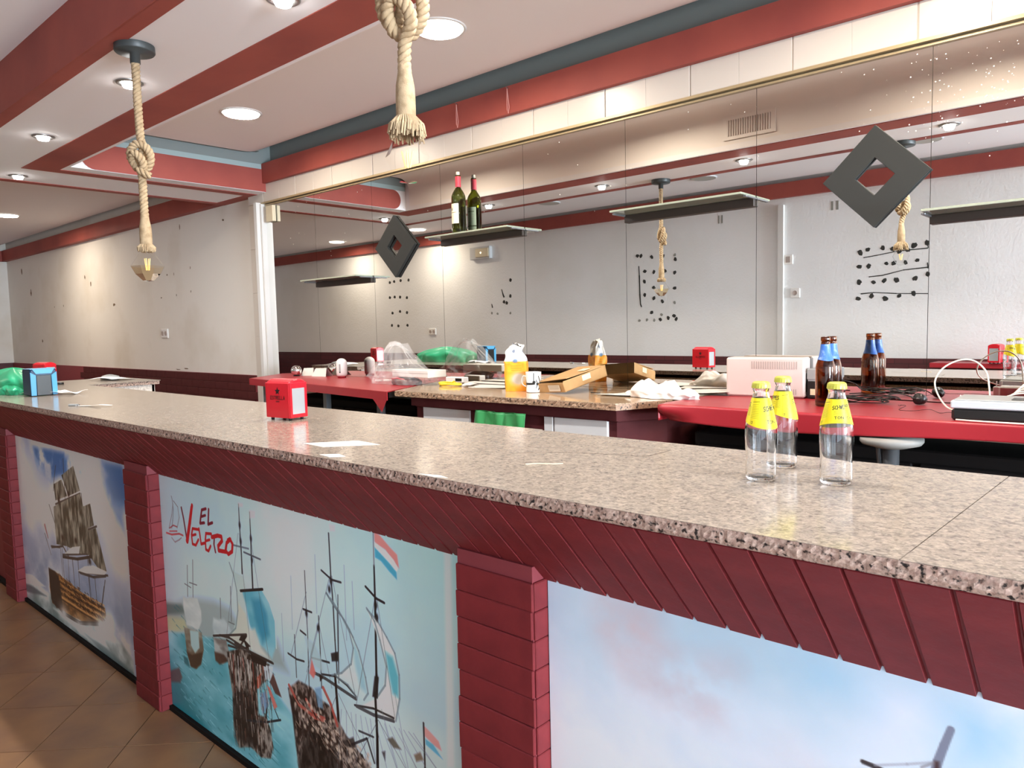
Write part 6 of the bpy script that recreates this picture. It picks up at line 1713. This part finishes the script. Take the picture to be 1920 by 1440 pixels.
# open cardboard carton propped against the mirror
ct = thing('cardboard_box', 'open flat brown cardboard box lying tilted against the mirror', 'box', (-1.93, 2.545, ZG + .030))
ct.rotation_euler = (math.radians(12), math.radians(-4), math.radians(-10))
w, l, hh = .085, .128, .046; th = .0025
ob('bottom_flap', MB().box(-w, w, -l * .93, l, 0, th), M['card'], ct)
for s in (-1, 1): ob('side_wall', MB().box(s * w - (th if s > 0 else 0), s * w + (th if s < 0 else 0), -l, l, 0, hh), M['card'], ct)
ob('top_flap', MB().add([(-w, -l, hh), (w, -l + .02, hh + .006), (w, l, hh), (-w, l, hh), (-w, -l, hh + th), (w, -l + .02, hh + .006 + th), (w, l, hh + th), (-w, l, hh + th)], [(0, 1, 2, 3), (4, 7, 6, 5), (0, 4, 5, 1), (1, 5, 6, 2), (3, 2, 6, 7), (0, 3, 7, 4)]), M['card'], ct)
ob('end_wall', MB().box(-w, w, l - th, l, 0, hh), M['card'], ct)
ob('front_flap', MB().add([(-w, -l, .0), (w, -l, 0), (w, -l - .004, hh * .9), (-w, -l - .004, hh * .9), (-w, -l + th, .0), (w, -l + th, 0), (w, -l, hh * .9), (-w, -l, hh * .9)], [(0, 1, 2, 3), (4, 7, 6, 5), (0, 4, 5, 1), (1, 5, 6, 2), (3, 2, 6, 7), (0, 3, 7, 4)]), M['card'], ct)
def lab():
    c = Canvas(0, 2, 0, 1, 100); c.a[:] = np.array((214, 200, 178)) / 255.
    for k in range(4): c.line([(.15, .85 - .16 * k), (1.8, .85 - .16 * k)], .05, (120, 108, 96), .8)
    return c.a
ob('address_label', MB().add([(-w * .1, -l - .0046, .006), (w * .75, -l - .0046, .006), (w * .75, -l - .0068, hh * .72), (-w * .1, -l - .0068, hh * .72)], [(0, 1, 2, 3)], [[(0, 0), (1, 0), (1, 1), (0, 1)]]), image_mat('address_label', lab(), .5), ct)
ob('tape_piece', MB().box(.02, .062, .02, .06, hh + th + .0045, hh + th + .0055).box(w + .0003, w + .001, -.02, .03, hh * .4, hh * .9), M['tape'], ct)
paper('white folded sheet lying flat right of the cardboard box', [(-1.74, 2.43), (-1.50, 2.455), (-1.52, 2.60), (-1.66, 2.60)], ZG + .003, amp=.006, seed=9)
paper('long white sheet behind the white plastic bag, reaching to the white case', [(-1.60, 2.60), (-1.26, 2.62), (-1.25, 2.73), (-1.60, 2.73)], ZG + .003, amp=.008, seed=11, lift=.008)
t = thing('plastic_bag', 'crumpled white plastic bag on the corner of the back counter', 'bag', (-1.46, 2.50, ZG))
def wbag(u, v):
    a = 2 * PI * u
    r = .97 if v < .3 else math.cos((v - .3) / .7 * PI / 2) ** .55
    f_ = 1 + .12 * math.sin(3 * a + 1 + 2 * v) + .08 * math.sin(7 * a - 5 * v) + .04 * math.sin(15 * a + 7 * v)
    X = .145 * r * f_ * math.cos(a); Y = .075 * r * f_ * math.sin(a) - .25 * X * (1 if X > 0 else .1)
    z = min(1, v * 1.3) * (.052 - .13 * max(0, X) + .012 * math.sin(6 * X / .1)) * (1 + .1 * math.sin(5 * a))
    return (X, Y, max(.0015, z))
ob('film', MB().grid(wbag, 90, 26, uv=False), M['whitebag'], t, smooth=True, recalc=False)
ob('knot', bag_mesh((-.15, -.005, .0005), .022, .014, .02, 31, 24, 8, .5), M['whitebag'], t, smooth=True, recalc=False)
t = thing('hinge', 'tiny dark screw hook lying right of the cardboard box', 'hook', (-1.785, 2.50, ZG))
ob('rod', MB().tube([(-.02, 0, .003), (0, .003, .003), (.018, 0, .003), (.022, .008, .003)], .002, 6), M['cable_b'], t)

# ------------------------------------------------------------------ things on the right red table
ZR = 1.1585
t = thing('ups_case', 'warm white rectangular power supply case with vent slots on the red table', 'device', (-1.128, 2.652, ZR), math.radians(6))
ob('casing', MB().bbox(-.143, .143, 0, .085, 0, .146, .006), M['ups'], t)
ob('top_seam', MB().box(-.1435, .1435, .004, .0805, .098, .0990), M['slot'], t)
sv = MB().box(-.0013, .0013, -.0012, .001, -.014, .014).mesh('vent_slot', M['slot'])
for k in range(20): inst('vent_slot', sv, t, (-.045 + .0085 * k, 0, .118))
for k in range(5): inst('vent_slot', sv, t, (.082 + .008 * k, 0, .022), scale=(1, 1, .7))
ob('side_socket', MB().bbox(.142, .146, .02, .07, .02, .09, .002), M['blackp'], t)
t = thing('router_box', 'small black and silver box with cables between the white case and the bottles', 'device', (-0.952, 2.700, ZR), 0.0)
ob('body', MB().bbox(-.030, .048, -.018, .022, .0, .062, .003), M['blackp'], t)
ob('top_unit', MB().bbox(-.032, .05, -.016, .022, .066, .106, .003).box(-.028, .046, -.014, .020, .060, .068), M['midgrey'], t)
ob('label', MB().box(-.018, .004, -.0186, -.0179, .012, .034), M['tape'], t)
# black cable tangle with plug
t = thing('power_cable', 'tangled black power cable with round plug on the red table', 'cable', (-0.755, 2.60, ZR))
R = random.Random(3)
for s in range(4):
    pts = []
    for k in range(26):
        a = 2 * PI * k / 13 + s
        pts.append((-.01 + (.050 + .012 * s) * math.cos(a) * (1 + .15 * R.uniform(-1, 1)) * 1.2, .035 * math.sin(a) * (1 + .2 * R.uniform(-1, 1)), .006 + .010 * abs(math.sin(a * 1.5 + s)) + .004 * s))
    ob('cord', rope_strands(pts, .0032, 5, 1, 6), M['cable_b'], t, smooth=True)
ob('cord', rope_strands([(-.19, .08, .060), (-.12, .07, .045), (-.10, .04, .02), (-.04, .02, .008), (.02, .01, .012), (.07, .04, .030), (.11, .05, .026), (.135, .05, .012)], .0032, 5, 1, 6), M['cable_b'], t, smooth=True)
ob('cord', rope_strands([(-.14, .05, .005), (-.09, -.02, .004), (-.02, -.03, .005), (.05, -.02, .006), (.07, 0, .01), (.04, .02, .012)], .0032, 5, 1, 6), M['cable_b'], t, smooth=True)
Mx = Matrix.Translation((.150, .035, .019)) @ Matrix.Rotation(math.radians(-30), 4, 'Z') @ Matrix.Rotation(math.radians(80), 4, 'X')
ob('plug', MB().lathe([(.010, -.022), (.016, -.012), (.0185, 0), (.0185, .010), (.001, .0105)], 20, M=Mx, cap1=False), M['blackp'], t, smooth=True)
ob('plug_pin', MB().lathe([(.0024, .010), (.0024, .024)], 8, -.0095, 0, M=Mx).lathe([(.0024, .010), (.0024, .024)], 8, .0095, 0, M=Mx), M['ring'], t)
o = ob('thin_wire', rope_strands([(-.655, 2.58, ZR + .002), (-.635, 2.53, ZR + .006), (-.625, 2.49, ZR + .012), (-.612, 2.50, ZR + .010), (-.620, 2.455, ZR + .002), (-.58, 2.45, ZR + .002), (-.54, 2.47, ZR + .006), (-.505, 2.43, ZR + .002), (-.485, 2.45, ZR + .003), (-.45, 2.44, ZR + .002)], .0014, 5, 1, 5), M['cable_b'], smooth=True)
tag(o, 'thin kinked dark wire lying on the red table left of the grey device', 'wire')
t = thing('wire_clip', 'thin black pin lying on the red table between the tonic bottles', 'pin', (-0.975, 2.475, ZR - .001), .15)
ob('rod', MB().tube([(-.02, 0, .0022), (.03, 0, .0022)], .0022, 6), M['cable_b'], t)
# white and black device at the right edge
t = thing('label_printer', 'white and black flat device with cables at the right edge', 'device', (-0.285, 2.292, ZR - .001), math.radians(2))
ob('lower_shell', MB().bbox(-.163, .17, 0, .16, .0, .034, .007), M['blackp'], t)
ob('upper_shell', MB().bbox(-.165, .172, -.002, .162, .034, .055, .003), M['lightgrey'], t)
ob('grey_top', MB().bbox(-.157, .165, .002, .156, .0548, .0585, .001), M['midgrey'], t)
ob('slot_cover', MB().bbox(-.030, .035, .03, .09, .0584, .0605, .0005), M['blackp'], t)
pt = strokes_mesh('NP', .01, .041, .006, .007, .0012, -.0026)
ob('brand_print', pt, M['midgrey'], t)
# cables on and behind it
wc = thing('white_cable', 'loose white power leads looping over the right edge device', 'cable', (-0.36, 2.45, ZR))
ob('cord', rope_strands([(-.075, -.155, .022), (-.115, -.10, .030), (-.155, -.02, .060), (-.165, .0, .095), (-.145, .0, .132), (-.105, .0, .156), (-.065, .0, .155), (-.035, .0, .125), (-.026, .0, .080), (-.024, .0, .045)], .0042, 5, 1, 8), M['cable_w'], wc, smooth=True)
ob('cord', rope_strands([(-.075, -.175, .003), (-.03, -.182, .003), (.06, -.186, .003), (.16, -.182, .003), (.25, -.16, .003)], .004, 5, 1, 8), M['cable_w'], wc, smooth=True)
ob('cord', rope_strands([(.065, -.03, .068), (.075, .0, .105), (.10, .02, .130), (.14, .03, .135), (.18, .03, .10), (.22, .02, .05)], .0036, 5, 1, 8), M['cable_w'], wc, smooth=True)
ob('cord', rope_strands([(.03, .0, .064), (.06, .05, .10), (.10, .08, .128), (.16, .08, .12), (.22, .07, .07)], .0036, 5, 1, 8), M['cable_w'], wc, smooth=True)
for s in range(5):
    ob('cord', rope_strands([(-.01 + .02 * s, .03 + .02 * s, .045 + .006 * s), (.04, .05 + .01 * s, .062 + .005 * s), (.10, .06, .058 + .006 * s), (.17, .05 + .01 * s, .05 + .005 * s), (.22, .03, .03)], .0036, 5, 1, 7), M['cable_w'], wc, smooth=True)
def euro_plug(label, x, y, z, rz):
    t = thing('power_plug', label, 'plug', (x, y, z), rz)
    ob('body', MB().bbox(-.017, .017, -.008, .008, 0, .034, .003), M['wplastic'], t)
    for s in (-1, 1): ob('pin', MB().lathe([(.002, .034), (.0022, .050), (.0012, .053)], 8, s * .0085, 0), M['wplastic'], t)
euro_plug('white two-pin plug standing behind the device, under the cable loop', -0.452, 2.47, ZR + .0, .2)
t = thing('power_strip', 'white power strip lying behind the right edge device', 'power strip', (-0.31, 2.535, ZR))
ob('body', MB().bbox(-.13, .30, -.025, .03, 0, .042, .005), M['wplastic'], t)
for k in range(4): ob('outlet', MB().lathe([(.019, .0421), (.017, .0425), (.014, .0405)], 18, -.085 + .09 * k, 0, cap0=False), M['slot'], t)

# ------------------------------------------------------------------ litter on the floor
def leaf(label, x, y, rz, s):
    pts = [(-1, 0), (-.55, .25), (-.35, .18), (-.1, .5), (.1, .28), (.5, .42), (.55, .15), (1, .05), (.55, -.12), (.45, -.4), (.1, -.2), (-.2, -.42), (-.4, -.15), (-.7, -.2)]
    t = MB(); n = len(pts)
    t.add([(px * s, py * s, .003 + .006 * abs(math.sin(k))) for k, (px, py) in enumerate(pts)] + [(0, 0, .002)], [(k, (k + 1) % n, n) for k in range(n)])
    o = ob('dry_leaf', t, M['leaf'], smooth=False); o.location = (x, y, 0); o.rotation_euler = (0, 0, rz)
    o.modifiers.new('solid', 'SOLIDIFY').thickness = .0006
    tag(o, label, 'leaf')
